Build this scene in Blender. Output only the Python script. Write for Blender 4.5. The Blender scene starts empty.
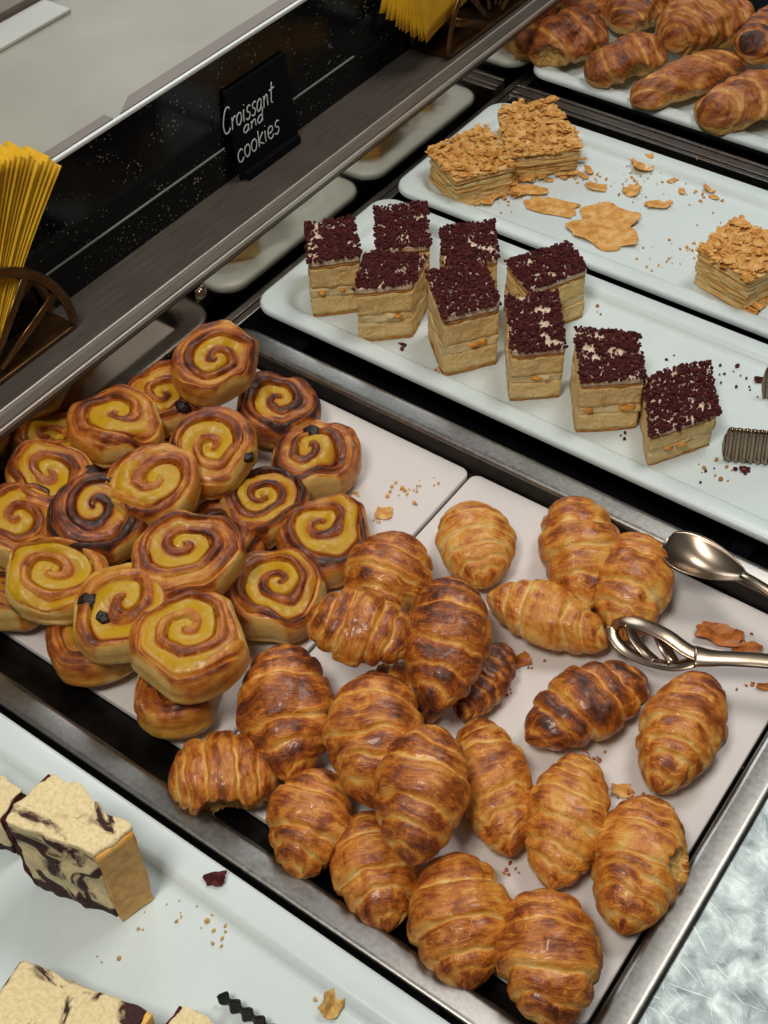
import bpy, math, random
import numpy as np
from mathutils import Vector, Matrix, Quaternion
from mathutils.bvhtree import BVHTree

random.seed(7)
S = bpy.context.scene
COL = S.collection
PI = math.pi

# ------------------------------------------------------------------ camera model (metres, pan rim at z = 0)
FPX = 1296.83
CX = np.array([0.81397726, 0.41757594, -0.40382093])
CY = np.array([0.5804876, -0.61079919, 0.53847794])
CZ = np.array([-0.02179807, -0.67272185, -0.73957431])
RW = np.array([CX, CY, CZ])
CAMH = 0.75
CAM = np.array([0, 0, CAMH])


def ray(px, py):
    return RW @ np.array([px - 384, py - 512, FPX])


def at(px, py, z=0.0):
    r = ray(px, py)
    return r * ((z - CAMH) / r[2]) + CAM


def at_x(px, py, x):
    r = ray(px, py)
    return r * (x / r[0]) + CAM


def lin(c):
    return tuple(((v / 255) / 12.92 if v / 255 <= .04045 else ((v / 255 + .055) / 1.055) ** 2.4) for v in c) + (1,)


# ------------------------------------------------------------------ noise
def _hash(i, seed):
    h = (i[..., 0] * 73856093) ^ (i[..., 1] * 19349663) ^ (i[..., 2] * 83492791) ^ (seed * 2654435 + 12345)
    h = (h ^ (h >> 13)) * 1274126177
    h = h ^ (h >> 16)
    return (h & 0xFFFF) / 65535.0


def vnoise(p, seed=0):
    p = np.asarray(p, float)
    i = np.floor(p).astype(np.int64)
    f = p - i
    u = f * f * (3 - 2 * f)
    r = 0
    for dx in (0, 1):
        for dy in (0, 1):
            for dz in (0, 1):
                w = (u[..., 0] if dx else 1 - u[..., 0]) * (u[..., 1] if dy else 1 - u[..., 1]) * (u[..., 2] if dz else 1 - u[..., 2])
                r = r + w * _hash(i + np.array([dx, dy, dz]), seed)
    return r


def fbm(p, seed=0, o=3):
    a, s, t = 1.0, 0, 0
    p = np.asarray(p, float)
    for k in range(o):
        s = s + a * vnoise(p * 2 ** k, seed + k * 17)
        t += a
        a *= .5
    return s / t


# ------------------------------------------------------------------ materials
class NT:
    def __init__(self, name):
        self.m = bpy.data.materials.new(name)
        self.m.use_nodes = True
        self.t = self.m.node_tree
        self.b = self.t.nodes['Principled BSDF']

    def n(self, typ, **kw):
        n = self.t.nodes.new(typ)
        for k, v in kw.items():
            if k.startswith('_'):
                setattr(n, k[1:], v)
            else:
                n.inputs[k.replace('__', ' ')].default_value = v
        return n

    def l(self, a, b):
        self.t.links.new(a, b)

    def coord(self, kind='Object'):
        return self.n('ShaderNodeTexCoord').outputs[kind]

    def attr(self, name):
        n = self.t.nodes.new('ShaderNodeAttribute')
        n.attribute_name = name
        return n

    def noise(self, vec, scale, detail=3, rough=.55, dist=0.0):
        n = self.n('ShaderNodeTexNoise', Scale=scale, Detail=detail, Roughness=rough, Distortion=dist)
        if vec is not None:
            self.l(vec, n.inputs['Vector'])
        return n.outputs['Fac']

    def mapv(self, vec, scale=(1, 1, 1), loc=(0, 0, 0)):
        n = self.n('ShaderNodeMapping')
        n.inputs['Scale'].default_value = scale
        n.inputs['Location'].default_value = loc
        self.l(vec, n.inputs['Vector'])
        return n.outputs['Vector']

    def math(self, op, a, b=None, clamp=False):
        n = self.n('ShaderNodeMath', _operation=op, _use_clamp=clamp)
        for i, v in enumerate((a, b)):
            if v is None:
                continue
            if isinstance(v, (int, float)):
                n.inputs[i].default_value = v
            else:
                self.l(v, n.inputs[i])
        return n.outputs[0]

    def ramp(self, fac, stops):
        n = self.n('ShaderNodeValToRGB')
        e = n.color_ramp.elements
        while len(e) < len(stops):
            e.new(.5)
        for el, (p, c) in zip(e, stops):
            el.position = p
            el.color = c if len(c) == 4 else tuple(c) + (1,)
        self.l(fac, n.inputs['Fac'])
        return n.outputs['Color']

    def mix(self, fac, a, b):
        n = self.n('ShaderNodeMix', _data_type='RGBA')
        for s, v in ((0, fac), (6, a), (7, b)):
            if isinstance(v, (int, float, tuple)):
                n.inputs[s].default_value = v
            else:
                self.l(v, n.inputs[s])
        return n.outputs[2]

    def bump(self, h, strength=.3, dist=.001, prev=None):
        n = self.n('ShaderNodeBump', Strength=strength, Distance=dist)
        self.l(h, n.inputs['Height'])
        if prev is not None:
            self.l(prev, n.inputs['Normal'])
        return n.outputs['Normal']

    def fin(self, color=None, rough=None, metal=None, normal=None, coat=None, spec=None, sss=None):
        b = self.b
        for key, v in (('Base Color', color), ('Roughness', rough), ('Metallic', metal), ('Normal', normal),
                       ('Coat Weight', coat), ('Specular IOR Level', spec), ('Subsurface Weight', sss)):
            if v is None:
                continue
            if isinstance(v, (int, float, tuple)):
                b.inputs[key].default_value = v
            else:
                self.l(v, b.inputs[key])
        if sss:
            b.inputs['Subsurface Radius'].default_value = (.004, .002, .001)
            b.inputs['Subsurface Scale'].default_value = 1.0
        return self.m


M = {}


def crust_mat(name, stops, rough=.42, coat=.14, streak=.35, blotch=.35, crackle=.16):
    k = NT(name)
    w = k.attr('wrap').outputs['Vector']
    s1 = k.noise(k.mapv(w, (30, 1.6, 1)), 1.0, 3, .6)
    s2 = k.noise(k.mapv(w, (7, 1.2, 1)), 1.0, 3, .6, .4)
    b = k.noise(k.coord(), 85, 4, .6)
    t = k.attr('toast').outputs['Fac']
    f = k.math('ADD', t, k.math('MULTIPLY', k.math('SUBTRACT', s1, .5), streak))
    f = k.math('ADD', f, k.math('MULTIPLY', k.math('SUBTRACT', s2, .5), streak * .9))
    f = k.math('ADD', f, k.math('MULTIPLY', k.math('SUBTRACT', b, .5), blotch))
    fine = k.noise(k.coord(), 420, 3, .6)
    fl = k.noise(k.coord(), 230, 4, .7)
    f = k.math('ADD', f, k.math('MULTIPLY', k.math('SUBTRACT', fl, .5), .42))
    vo = k.n('ShaderNodeTexVoronoi', _feature='DISTANCE_TO_EDGE', Scale=1.0)
    wn = k.n('ShaderNodeVectorMath', _operation='ADD')
    k.l(k.mapv(w, (13, 1.5, 1)), wn.inputs[0])
    nz = k.n('ShaderNodeTexNoise', Scale=60.0, Detail=2.0)
    k.l(k.coord(), nz.inputs['Vector'])
    k.l(nz.outputs['Color'], wn.inputs[1])
    k.l(wn.outputs[0], vo.inputs['Vector'])
    cr = k.ramp(vo.outputs['Distance'], [(.0, (1, 1, 1, 1)), (.07, (0, 0, 0, 1))])
    f = k.math('SUBTRACT', f, k.math('MULTIPLY', cr, crackle))
    nrm = k.bump(k.math('SUBTRACT', 1.0, cr), .25, .0008)
    nrm = k.bump(fl, .35, .0010, nrm)
    nrm = k.bump(s1, .40, .0012, nrm)
    nrm = k.bump(b, .35, .0016, nrm)
    nrm = k.bump(fine, .22, .0005, nrm)
    r = k.math('ADD', rough - .12, k.math('MULTIPLY', b, .26))
    return k.fin(k.ramp(f, stops), r, 0, nrm, coat, .5)


CROISSANT = [(0, lin((222, 186, 116))), (.22, lin((216, 156, 66))), (.42, lin((198, 120, 42))), (.62, lin((146, 74, 22))), (.82, lin((94, 42, 16))), (1, lin((50, 22, 10)))]
BUN = [(0, lin((214, 178, 104))), (.24, lin((206, 148, 58))), (.48, lin((186, 108, 34))), (.7, lin((132, 62, 19))), (.88, lin((86, 36, 14))), (1, lin((42, 18, 10)))]
PUFF = [(0, lin((206, 164, 92))), (.25, lin((190, 126, 56))), (.5, lin((160, 90, 36))), (.72, lin((122, 62, 24))), (.9, lin((78, 36, 16))), (1, lin((44, 20, 12)))]


def build_materials():
    M['croissant'] = crust_mat('croissant_crust', CROISSANT)
    M['bun'] = crust_mat('bun_crust', BUN, .42, .12, .3, .4, .06)
    M['puff'] = crust_mat('puff_crust', PUFF, .5, .05, .5, .4)
    # custard
    k = NT('custard')
    b = k.noise(k.coord(), 70, 3)
    t = k.attr('toast').outputs['Fac']
    f = k.math('ADD', t, k.math('MULTIPLY', k.math('SUBTRACT', b, .5), .5))
    M['custard'] = k.fin(k.ramp(f, [(0, lin((188, 148, 22))), (.30, lin((184, 138, 24))), (.52, lin((170, 104, 26))), (.8, lin((140, 72, 22))), (1, lin((96, 42, 16)))]), .42, 0, k.bump(b, .4, .0015), .06, .4)
    # pale inner crumb
    k = NT('inner_crumb')
    b = k.noise(k.coord(), 240, 4, .7)
    M['inner'] = k.fin(k.ramp(b, [(.3, lin((158, 108, 44))), (.6, lin((212, 176, 104)))]), .8, 0, k.bump(b, .8, .002))
    # raisin
    k = NT('raisin')
    b = k.noise(k.coord(), 380, 3)
    M['raisin'] = k.fin(k.ramp(b, [(.3, lin((12, 8, 8))), (.7, lin((44, 28, 24)))]), .35, 0, k.bump(b, .9, .002))
    # sponge
    k = NT('sponge')
    n1 = k.noise(k.coord(), 60, 4, .6)
    n2 = k.noise(k.coord(), 420, 3, .7)
    v = k.n('ShaderNodeTexVoronoi', Scale=230.0)
    k.l(k.coord(), v.inputs['Vector'])
    f = k.math('ADD', k.math('MULTIPLY', n1, .6), k.math('MULTIPLY', n2, .4))
    nrm = k.bump(v.outputs['Distance'], .5, .0016, k.bump(n2, .7, .0014))
    M['sponge'] = k.fin(k.ramp(f, [(.3, lin((186, 140, 76))), (.45, lin((224, 190, 126))), (.62, lin((232, 206, 148)))]), .85, 0, nrm)
    k = NT('sponge_crust')
    n1 = k.noise(k.coord(), 130, 4, .6)
    M['sponge_crust'] = k.fin(k.ramp(n1, [(.3, lin((150, 88, 32))), (.65, lin((196, 140, 66)))]), .8, 0, k.bump(n1, .6, .002))
    k = NT('cream')
    n1 = k.noise(k.coord(), 110, 3)
    M['cream'] = k.fin(k.ramp(n1, [(.3, lin((206, 178, 120))), (.6, lin((226, 206, 156)))]), .55, 0, k.bump(n1, .5, .002))
    k = NT('top_cream')
    n1 = k.noise(k.coord(), 160, 3)
    M['top_cream'] = k.fin(k.ramp(n1, [(.35, lin((196, 166, 138))), (.6, lin((226, 206, 182)))]), .6, 0, k.bump(n1, .6, .002))
    k = NT('fruit')
    n1 = k.noise(k.coord(), 150, 3)
    M['fruit'] = k.fin(k.ramp(n1, [(.3, lin((190, 112, 22))), (.7, lin((226, 160, 60)))]), .35, 0)
    k = NT('cocoa_crumb')
    n1 = k.noise(k.coord(), 260, 3, .7)
    n2 = k.noise(k.coord(), 900, 2, .7)
    M['cocoa'] = k.fin(k.ramp(n1, [(.3, lin((44, 16, 18))), (.52, lin((80, 32, 34))), (.72, lin((108, 54, 48)))]), .9, 0, k.bump(n2, .8, .001), spec=.2)
    # laminated pastry
    k = NT('flaky_layer')
    n1 = k.noise(k.coord(), 90, 4, .6)
    n2 = k.noise(k.mapv(k.coord(), (60, 60, 700)), 1.0, 3)
    f = k.math('ADD', k.math('MULTIPLY', n1, .65), k.math('MULTIPLY', n2, .35))
    M['flaky'] = k.fin(k.ramp(f, [(.26, lin((170, 116, 54))), (.42, lin((214, 164, 92))), (.60, lin((232, 196, 130)))]), .7, 0, k.bump(n2, .6, .001))
    k = NT('flake')
    n1 = k.noise(k.coord(), 120, 4, .6)
    M['flake'] = k.fin(k.ramp(n1, [(.3, lin((178, 116, 44))), (.48, lin((208, 150, 72))), (.68, lin((226, 184, 116)))]), .65, 0, k.bump(n1, .9, .0025))
    k = NT('brown_flake')
    n1 = k.noise(k.coord(), 150, 4, .6)
    M['brown_flake'] = k.fin(k.ramp(n1, [(.3, lin((120, 56, 18))), (.6, lin((190, 112, 44)))]), .5, 0, k.bump(n1, .5, .001))
    # marble cake
    k = NT('marble_sponge')
    c = k.coord()
    sw = k.n('ShaderNodeTexNoise', Scale=25.0, Detail=4.0, Roughness=.55, Distortion=1.6)
    k.l(c, sw.inputs['Vector'])
    ch = k.attr('choc').outputs['Fac']
    mk = k.math('MULTIPLY', k.math('SUBTRACT', k.math('ADD', sw.outputs['Fac'], ch), .62), 16, True)
    n2 = k.noise(c, 380, 4, .7)
    pale = k.ramp(n2, [(.3, lin((214, 188, 134))), (.6, lin((236, 220, 174)))])
    dark = k.ramp(n2, [(.3, lin((38, 18, 18))), (.7, lin((74, 38, 34)))])
    M['marble'] = k.fin(k.mix(mk, pale, dark), .85, 0, k.bump(n2, .5, .0012))
    k = NT('cake_crust')
    n2 = k.noise(k.coord(), 90, 4, .6)
    M['cake_crust'] = k.fin(k.ramp(n2, [(.3, lin((196, 132, 52))), (.6, lin((234, 184, 98)))]), .6, 0, k.bump(n2, .5, .002))
    # melamine
    k = NT('white_melamine')
    n1 = k.noise(k.coord(), 6, 3)
    sm = k.noise(k.coord(), 60, 4, .65)
    cc = k.ramp(n1, [(.3, lin((203, 215, 215))), (.7, lin((216, 227, 227)))])
    M['melamine'] = k.fin(cc, k.math('ADD', .2, k.math('MULTIPLY', sm, .16)), 0, None, None, .5)
    k = NT('white_liner')
    n1 = k.noise(k.coord(), 8, 3)
    n2 = k.noise(k.coord(), 500, 2)
    M['liner'] = k.fin(k.ramp(n1, [(.3, lin((205, 198, 195))), (.7, lin((220, 214, 210)))]), .5, 0, k.bump(n2, .08, .0004))

    # metals
    def steel(name, c0, c1, r0, r1, stretch, sc=1.0, bump=.05):
        k = NT(name)
        n1 = k.noise(k.mapv(k.coord(), stretch), sc, 3, .6)
        n2 = k.noise(k.coord(), 14, 3)
        r = k.math('ADD', r0, k.math('MULTIPLY', k.math('MULTIPLY', n1, n2), (r1 - r0) * 3))
        return k.fin(k.ramp(n1, [(.3, lin(c0)), (.7, lin(c1))]), r, 1.0, k.bump(n1, bump, .0005))
    M['brushed'] = steel('brushed_steel', (168, 162, 154), (180, 175, 168), .28, .40, (500, 20, 500), 1, .02)
    M['ledge'] = steel('ledge_steel', (112, 104, 96), (126, 118, 108), .42, .54, (500, 20, 500), 1, .02)
    M['ledge'].node_tree.nodes['Principled BSDF'].inputs['Metallic'].default_value = .85
    M['lip_highlight'] = steel('lip_highlight_steel', (196, 192, 184), (206, 202, 194), .34, .42, (500, 20, 500), 1, .01)
    M['lip_highlight'].node_tree.nodes['Principled BSDF'].inputs['Metallic'].default_value = .6
    M['mirror'] = steel('polished_steel', (176, 166, 154), (190, 182, 170), .05, .12, (9, 9, 9), 1, .015)
    M['pan'] = steel('pan_steel', (136, 134, 130), (156, 154, 150), .26, .36, (260, 260, 260), 1, .02)
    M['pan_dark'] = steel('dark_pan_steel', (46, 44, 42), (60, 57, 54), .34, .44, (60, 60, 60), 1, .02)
    M['spoon'] = steel('cutlery_steel', (150, 132, 114), (170, 154, 136), .2, .3, (20, 20, 20), 1, .01)
    # scratched counter
    k = NT('scratched_aluminium')
    c = k.coord()
    w1 = k.noise(c, 55, 5, .65, .6)
    lines = None
    for ang, a_, b_, th in ((.35, 26, 520, .63), (.62, 18, 380, .66), (-.2, 30, 600, .67), (.95, 40, 500, .67)):
        rot = k.n('ShaderNodeVectorRotate', _rotation_type='Z_AXIS', Angle=ang)
        k.l(c, rot.inputs['Vector'])
        f = k.noise(k.mapv(rot.outputs['Vector'], (a_, b_, 1)), 1.0, 3, .6, .4)
        f = k.ramp(f, [(th, (0, 0, 0, 1)), (th + .05, (1, 1, 1, 1))])
        lines = f if lines is None else k.math('MAXIMUM', lines, f)
    base = k.ramp(w1, [(.32, lin((78, 88, 90))), (.5, lin((118, 128, 128))), (.68, lin((160, 168, 166)))])
    colr = k.mix(lines, base, lin((222, 228, 226)))
    M['alu'] = k.fin(colr, k.math('ADD', .36, k.math('MULTIPLY', lines, .2)), .6, k.bump(w1, .25, .0005))
    # black things
    k = NT('black_granite')
    v = k.n('ShaderNodeTexVoronoi', Scale=330.0)
    k.l(k.coord(), v.inputs['Vector'])
    sp = k.noise(k.coord(), 30, 2)
    th = k.math('LESS_THAN', v.outputs['Distance'], k.math('MULTIPLY', k.math('SUBTRACT', sp, .18), .8))
    sep = k.n('ShaderNodeSeparateColor')
    k.l(v.outputs['Color'], sep.inputs[0])
    pick = k.math('GREATER_THAN', sep.outputs[0], .80)
    fl = k.math('MULTIPLY', th, pick)
    M['granite'] = k.fin(k.mix(fl, lin((10, 14, 17)), k.mix(sep.outputs[1], lin((86, 96, 92)), lin((150, 142, 118)))), .12, 0, None, None, .15)
    for name, c, r in (('well', (15, 18, 22), .5), ('sign', (7, 9, 12), .85), ('chalk', (205, 208, 210), .9), ('pale_line', (124, 128, 126), .3),
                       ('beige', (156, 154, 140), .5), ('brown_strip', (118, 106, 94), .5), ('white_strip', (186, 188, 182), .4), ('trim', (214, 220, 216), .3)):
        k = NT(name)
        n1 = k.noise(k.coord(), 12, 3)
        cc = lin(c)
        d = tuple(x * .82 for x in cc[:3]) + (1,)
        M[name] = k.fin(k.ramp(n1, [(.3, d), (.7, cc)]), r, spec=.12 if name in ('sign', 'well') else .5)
    k = NT('yellow_paper')
    n1 = k.noise(k.coord(), 40, 3)
    M['napkin'] = k.fin(k.ramp(n1, [(.3, lin((200, 150, 14))), (.7, lin((228, 182, 30)))]), .8, 0)
    k = NT('bronze_metal')
    n1 = k.noise(k.coord(), 40, 3)
    M['bronze'] = k.fin(k.ramp(n1, [(.3, lin((78, 54, 30))), (.7, lin((122, 90, 54)))]), .32, .85)


build_materials()

# ------------------------------------------------------------------ mesh helpers


def mesh(name, V, F, mat=None, attrs=None, smooth=True):
    me = bpy.data.meshes.new(name)
    V = np.asarray(V, float)
    F = F.tolist() if hasattr(F, 'tolist') else F
    me.from_pydata(V.tolist(), [], F)
    for k, a in (attrs or {}).items():
        a = np.asarray(a, np.float32)
        if a.ndim == 1:
            me.attributes.new(k, 'FLOAT', 'POINT').data.foreach_set('value', a)
        else:
            me.attributes.new(k, 'FLOAT_VECTOR', 'POINT').data.foreach_set('vector', a.ravel())
    if mat is not None:
        me.materials.append(M[mat])
    if smooth:
        me.polygons.foreach_set('use_smooth', [True] * len(me.polygons))
    me.update()
    return me


def obj(name, me, parent=None, matrix=None):
    o = bpy.data.objects.new(name, me)
    COL.objects.link(o)
    if parent is not None:
        o.parent = parent
    if matrix is not None:
        o.matrix_world = matrix
    return o


def tag(o, label=None, cat=None, group=None, kind=None):
    if label:
        o['label'] = label
    if cat:
        o['category'] = cat
    if group:
        o['group'] = group
    if kind:
        o['kind'] = kind
    return o


def thing(name, label, cat, matrix=None, group=None):
    o = bpy.data.objects.new(name, None)
    o.empty_display_size = .02
    COL.objects.link(o)
    if matrix is not None:
        o.matrix_world = matrix
    return tag(o, label, cat, group)


def T(v):
    return Matrix.Translation(Vector(v))


def split(V, F, mask, attrs):
    """faces where the vertex mask averages above .5 / the rest -> two (V,F,attrs)"""
    F = np.asarray(F)
    fm = mask[F].mean(axis=1) > .5
    out = []
    for sel in (fm, ~fm):
        f = F[sel]
        used, inv = np.unique(f, return_inverse=True)
        out.append((V[used], inv.reshape(f.shape), {k: a[used] for k, a in attrs.items()}))
    return out


def grid_faces(nu, nv, wrap=False):
    u = np.arange(nu - 1)[:, None]
    m = nv if wrap else nv - 1
    v = np.arange(m)[None, :]
    a = u * nv + v
    b = u * nv + (v + 1) % nv
    c = (u + 1) * nv + (v + 1) % nv
    d = (u + 1) * nv + v
    return np.stack([a, b, c, d], -1).reshape(-1, 4)


def boxes(name, bxs, mat, bevel=0.0):
    V, F = [], []
    for (x0, y0, z0, x1, y1, z1) in bxs:
        n = len(V)
        V += [(x0, y0, z0), (x1, y0, z0), (x1, y1, z0), (x0, y1, z0), (x0, y0, z1), (x1, y0, z1), (x1, y1, z1), (x0, y1, z1)]
        F += [[n + i for i in f] for f in ((3, 2, 1, 0), (4, 5, 6, 7), (0, 1, 5, 4), (1, 2, 6, 5), (2, 3, 7, 6), (3, 0, 4, 7))]
    me = mesh(name, V, F, mat, smooth=False)
    if bevel:
        import bmesh
        bm = bmesh.new()
        bm.from_mesh(me)
        bmesh.ops.bevel(bm, geom=bm.edges[:], offset=bevel, segments=2, affect='EDGES', profile=.5)
        bm.to_mesh(me)
        bm.free()
    return me


def extrude_profile(name, prof, y0, y1, mat):
    """closed profile in (x,z) swept along y"""
    n = len(prof)
    V = [(x, y0, z) for x, z in prof] + [(x, y1, z) for x, z in prof]
    F = [[i, i + n, (i + 1) % n + n, (i + 1) % n] for i in range(n)] + [list(range(n)), list(range(2 * n - 1, n - 1, -1))]
    return mesh(name, V, F, mat, smooth=False)


def tube(pts, rad, seg=10, flat=1.0, up=(0, 0, 1)):
    pts = [np.array(p, float) for p in pts]
    rad = [rad] * len(pts) if isinstance(rad, (int, float)) else rad
    V, rings = [], len(pts)
    for i, p in enumerate(pts):
        d = pts[min(i + 1, rings - 1)] - pts[max(i - 1, 0)]
        d = d / np.linalg.norm(d)
        s = np.cross(d, up)
        s = s / np.linalg.norm(s)
        u = np.cross(s, d)
        for k in range(seg):
            a = 2 * PI * k / seg
            V.append(p + rad[i] * (math.cos(a) * s + flat * math.sin(a) * u))
    F = grid_faces(rings, seg, True).tolist() + [list(range(seg))[::-1], [(rings - 1) * seg + k for k in range(seg)]]
    return np.array(V), F


def merge(parts):
    V, F, n = [], [], 0
    for v, f in parts:
        v = np.asarray(v)
        V.append(v)
        F += [[i + n for i in q] for q in (f.tolist() if hasattr(f, 'tolist') else f)]
        n += len(v)
    return np.concatenate(V), F


def smooth_path(pts, n=6):
    """Catmull-Rom"""
    P = [np.array(p, float) for p in pts]
    P = [2 * P[0] - P[1]] + P + [2 * P[-1] - P[-2]]
    out = []
    for i in range(1, len(P) - 2):
        for k in range(n):
            t = k / n
            a, b, c, d = P[i - 1], P[i], P[i + 1], P[i + 2]
            out.append(.5 * (2 * b + (c - a) * t + (2 * a - 5 * b + 4 * c - d) * t * t + (3 * b - a - 3 * c + d) * t ** 3))
    out.append(P[-2])
    return out


def rrect(x0, y0, x1, y1, r, n=8):
    pts = []
    for cx, cy, a0 in ((x1 - r, y1 - r, 0), (x0 + r, y1 - r, 90), (x0 + r, y0 + r, 180), (x1 - r, y0 + r, 270)):
        for k in range(n + 1):
            a = math.radians(a0 + 90 * k / n)
            pts.append((cx + r * math.cos(a), cy + r * math.sin(a)))
    return pts


def loops_mesh(name, loops, mat, cap_first=True, cap_last=True, smooth=True):
    """loops: list of [(x,y,z)...] with equal counts"""
    n = len(loops[0])
    V = [p for l in loops for p in l]
    F = grid_faces(len(loops), n, True).tolist()
    if cap_first:
        F.append(list(range(n))[::-1])
    if cap_last:
        F.append(list(range((len(loops) - 1) * n, len(loops) * n)))
    me = mesh(name, V, F, mat, smooth=smooth)
    me.set_sharp_from_angle(angle=math.radians(50))
    return me


# ------------------------------------------------------------------ SETTING
def struct(name, me):
    o = obj(name, me)
    o['kind'] = 'structure'
    return o


LZ = .062           # ledge height
WX = -.667          # polished wall plane
struct('steel_ledge', extrude_profile('steel_ledge', [(-.760, LZ), (-.684, LZ), (-.6815, LZ + .0012), (-.679, LZ + .0004), (-.672, LZ - .0012), (-.6695, LZ - .0002), (WX - .0005, LZ - .0022), (WX - .0005, LZ - .008), (-.760, LZ - .008)], -.1, 1.7, 'ledge'))
for i, (xa, za, xb, zb) in enumerate(((-.6842, LZ - .001, -.6822, LZ + .0016), (-.6695, LZ - .004, -.6671, LZ + .0004))):  # ledge edge ridges, their bright highlight lines put into a paler steel
    struct('trim_%d' % (i + 8), boxes('trim', [(xa, -.1, za, xb, 1.7, zb)], 'lip_highlight', .0006))
struct('wall_left', boxes('well_wall', [(WX - .006, -.1, -.05, WX, 1.7, LZ - .0085)], 'mirror'))
struct('granite_upstand', extrude_profile('granite_upstand', [(-.739, LZ + .0003), (-.739, .0955), (-.7405, .0975), (-.7405, .1830), (-.760, .1830), (-.760, LZ + .0003)], -.1, 1.7, 'granite'))
for i, (ya, yb) in enumerate(((at_x(30, 287, -.738)[1], at_x(226, 152, -.738)[1]), (at_x(286, 108, -.738)[1], at_x(355, 60, -.738)[1]))):
    struct('trim_%d' % (i + 1), boxes('trim', [(-.7408, ya, .0957), (-.7388, yb, .0985)][0:0] + [(-.7404, ya, .0962, -.7386, yb, .0980)], 'pale_line', .0005))  # pale grey bars along the step in the upstand face
# white trim and beige sill behind the upstand, shade strip painted as a brown band
struct('trim_3', boxes('trim', [(-.7430, -.1, .1832, -.7390, 1.7, .1866)], 'trim', .0008))
struct('back_sill', boxes('sill', [(-1.6, -.1, .1835, -.7432, 2.2, .1860)], 'beige'))
yn = at(114, 112, .187)[1]
bw = lambda px, py: at(px, py, .187)[0]
def prism_xy(name, poly, z0, z1, mat):
    n = len(poly)
    return mesh(name, [(x, y, z0) for x, y in poly] + [(x, y, z1) for x, y in poly],
                [list(range(n))[::-1], list(range(n, 2 * n))] + [[i, (i + 1) % n, (i + 1) % n + n, i + n] for i in range(n)], mat, smooth=False)
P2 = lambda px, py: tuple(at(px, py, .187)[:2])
xr, xl = P2(128, 96)[0], P2(104, 114.6)[0]  # light reflection shaped as the angled gap between the brown strips
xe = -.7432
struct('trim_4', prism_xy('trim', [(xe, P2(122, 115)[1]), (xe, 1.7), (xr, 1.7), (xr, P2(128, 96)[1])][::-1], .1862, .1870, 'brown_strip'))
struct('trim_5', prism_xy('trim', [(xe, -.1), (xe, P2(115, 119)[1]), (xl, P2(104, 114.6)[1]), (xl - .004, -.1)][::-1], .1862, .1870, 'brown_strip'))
# raised white strip and brown strip further back (top left of the photo)
x_a = at(0, 52, .187)[0]
struct('trim_6', boxes('trim', [(x_a - .035, -.1, .1862, x_a, at(62, 8, .187)[1], .1900)], 'white_strip', .001))
struct('trim_7', boxes('trim', [(x_a - .12, -.1, .1862, x_a - .038, 2.2, .196)], 'brown_strip', .001))
# well
struct('floor', boxes('well_floor', [(WX, -.1, -.06, -.0600, 1.7, -.05)], 'well'))
struct('counter_edge', boxes('edge', [(WX + .0005, -.1, -.05, -.6585, 1.7, -.009)], 'pan', .001))
for i, x in enumerate((-.61, -.17)):
    struct('tray_rail', boxes('tray_rail', [(x - .008, -.1, -.05, x + .008, 1.7, -.0262)], 'well'))
struct('divider_bar', boxes('divider_bar', [(-.6580, 1.131, -.05, -.10, 1.1365, -.001), (-.6580, 1.1372, -.05, -.10, 1.148, .0005), (-.6580, 1.1487, -.05, -.10, 1.153, .002)], 'pan', .0006))
struct('counter_top', boxes('counter_top', [(-.0597, -.3, -.05, .55, .664, -.0012)], 'alu', .001))
struct('counter_top', boxes('counter_top', [(-.0597, .6645, -.05, .55, 1.7, -.02)], 'alu', .001))

# screw on the polished wall
def screw(px, py):
    p = at_x(px, py, WX)
    t = thing('wall_screw', 'small round-headed screw in the polished steel wall above the bun tray', 'screw', T(p))
    prof = [(0, .0002), (.0055, .0002), (.0055, .0012), (.004, .0028), (.0018, .0032), (.0015, .002), (0, .002)]
    V, F = [], None
    for r, h in prof:
        for k in range(20):
            a = 2 * PI * k / 20
            V.append((h, max(r, 1e-5) * math.cos(a), max(r, 1e-5) * math.sin(a)))
    F = grid_faces(len(prof), 20, True)
    obj('screw_head', mesh('screw_head', V, F, 'spoon'), t)
    obj('washer', boxes('washer', [(0.0001, -.0066, -.0066, .0008, .0066, .0066)], 'spoon', .0003), t)
screw(201, 293)

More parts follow.
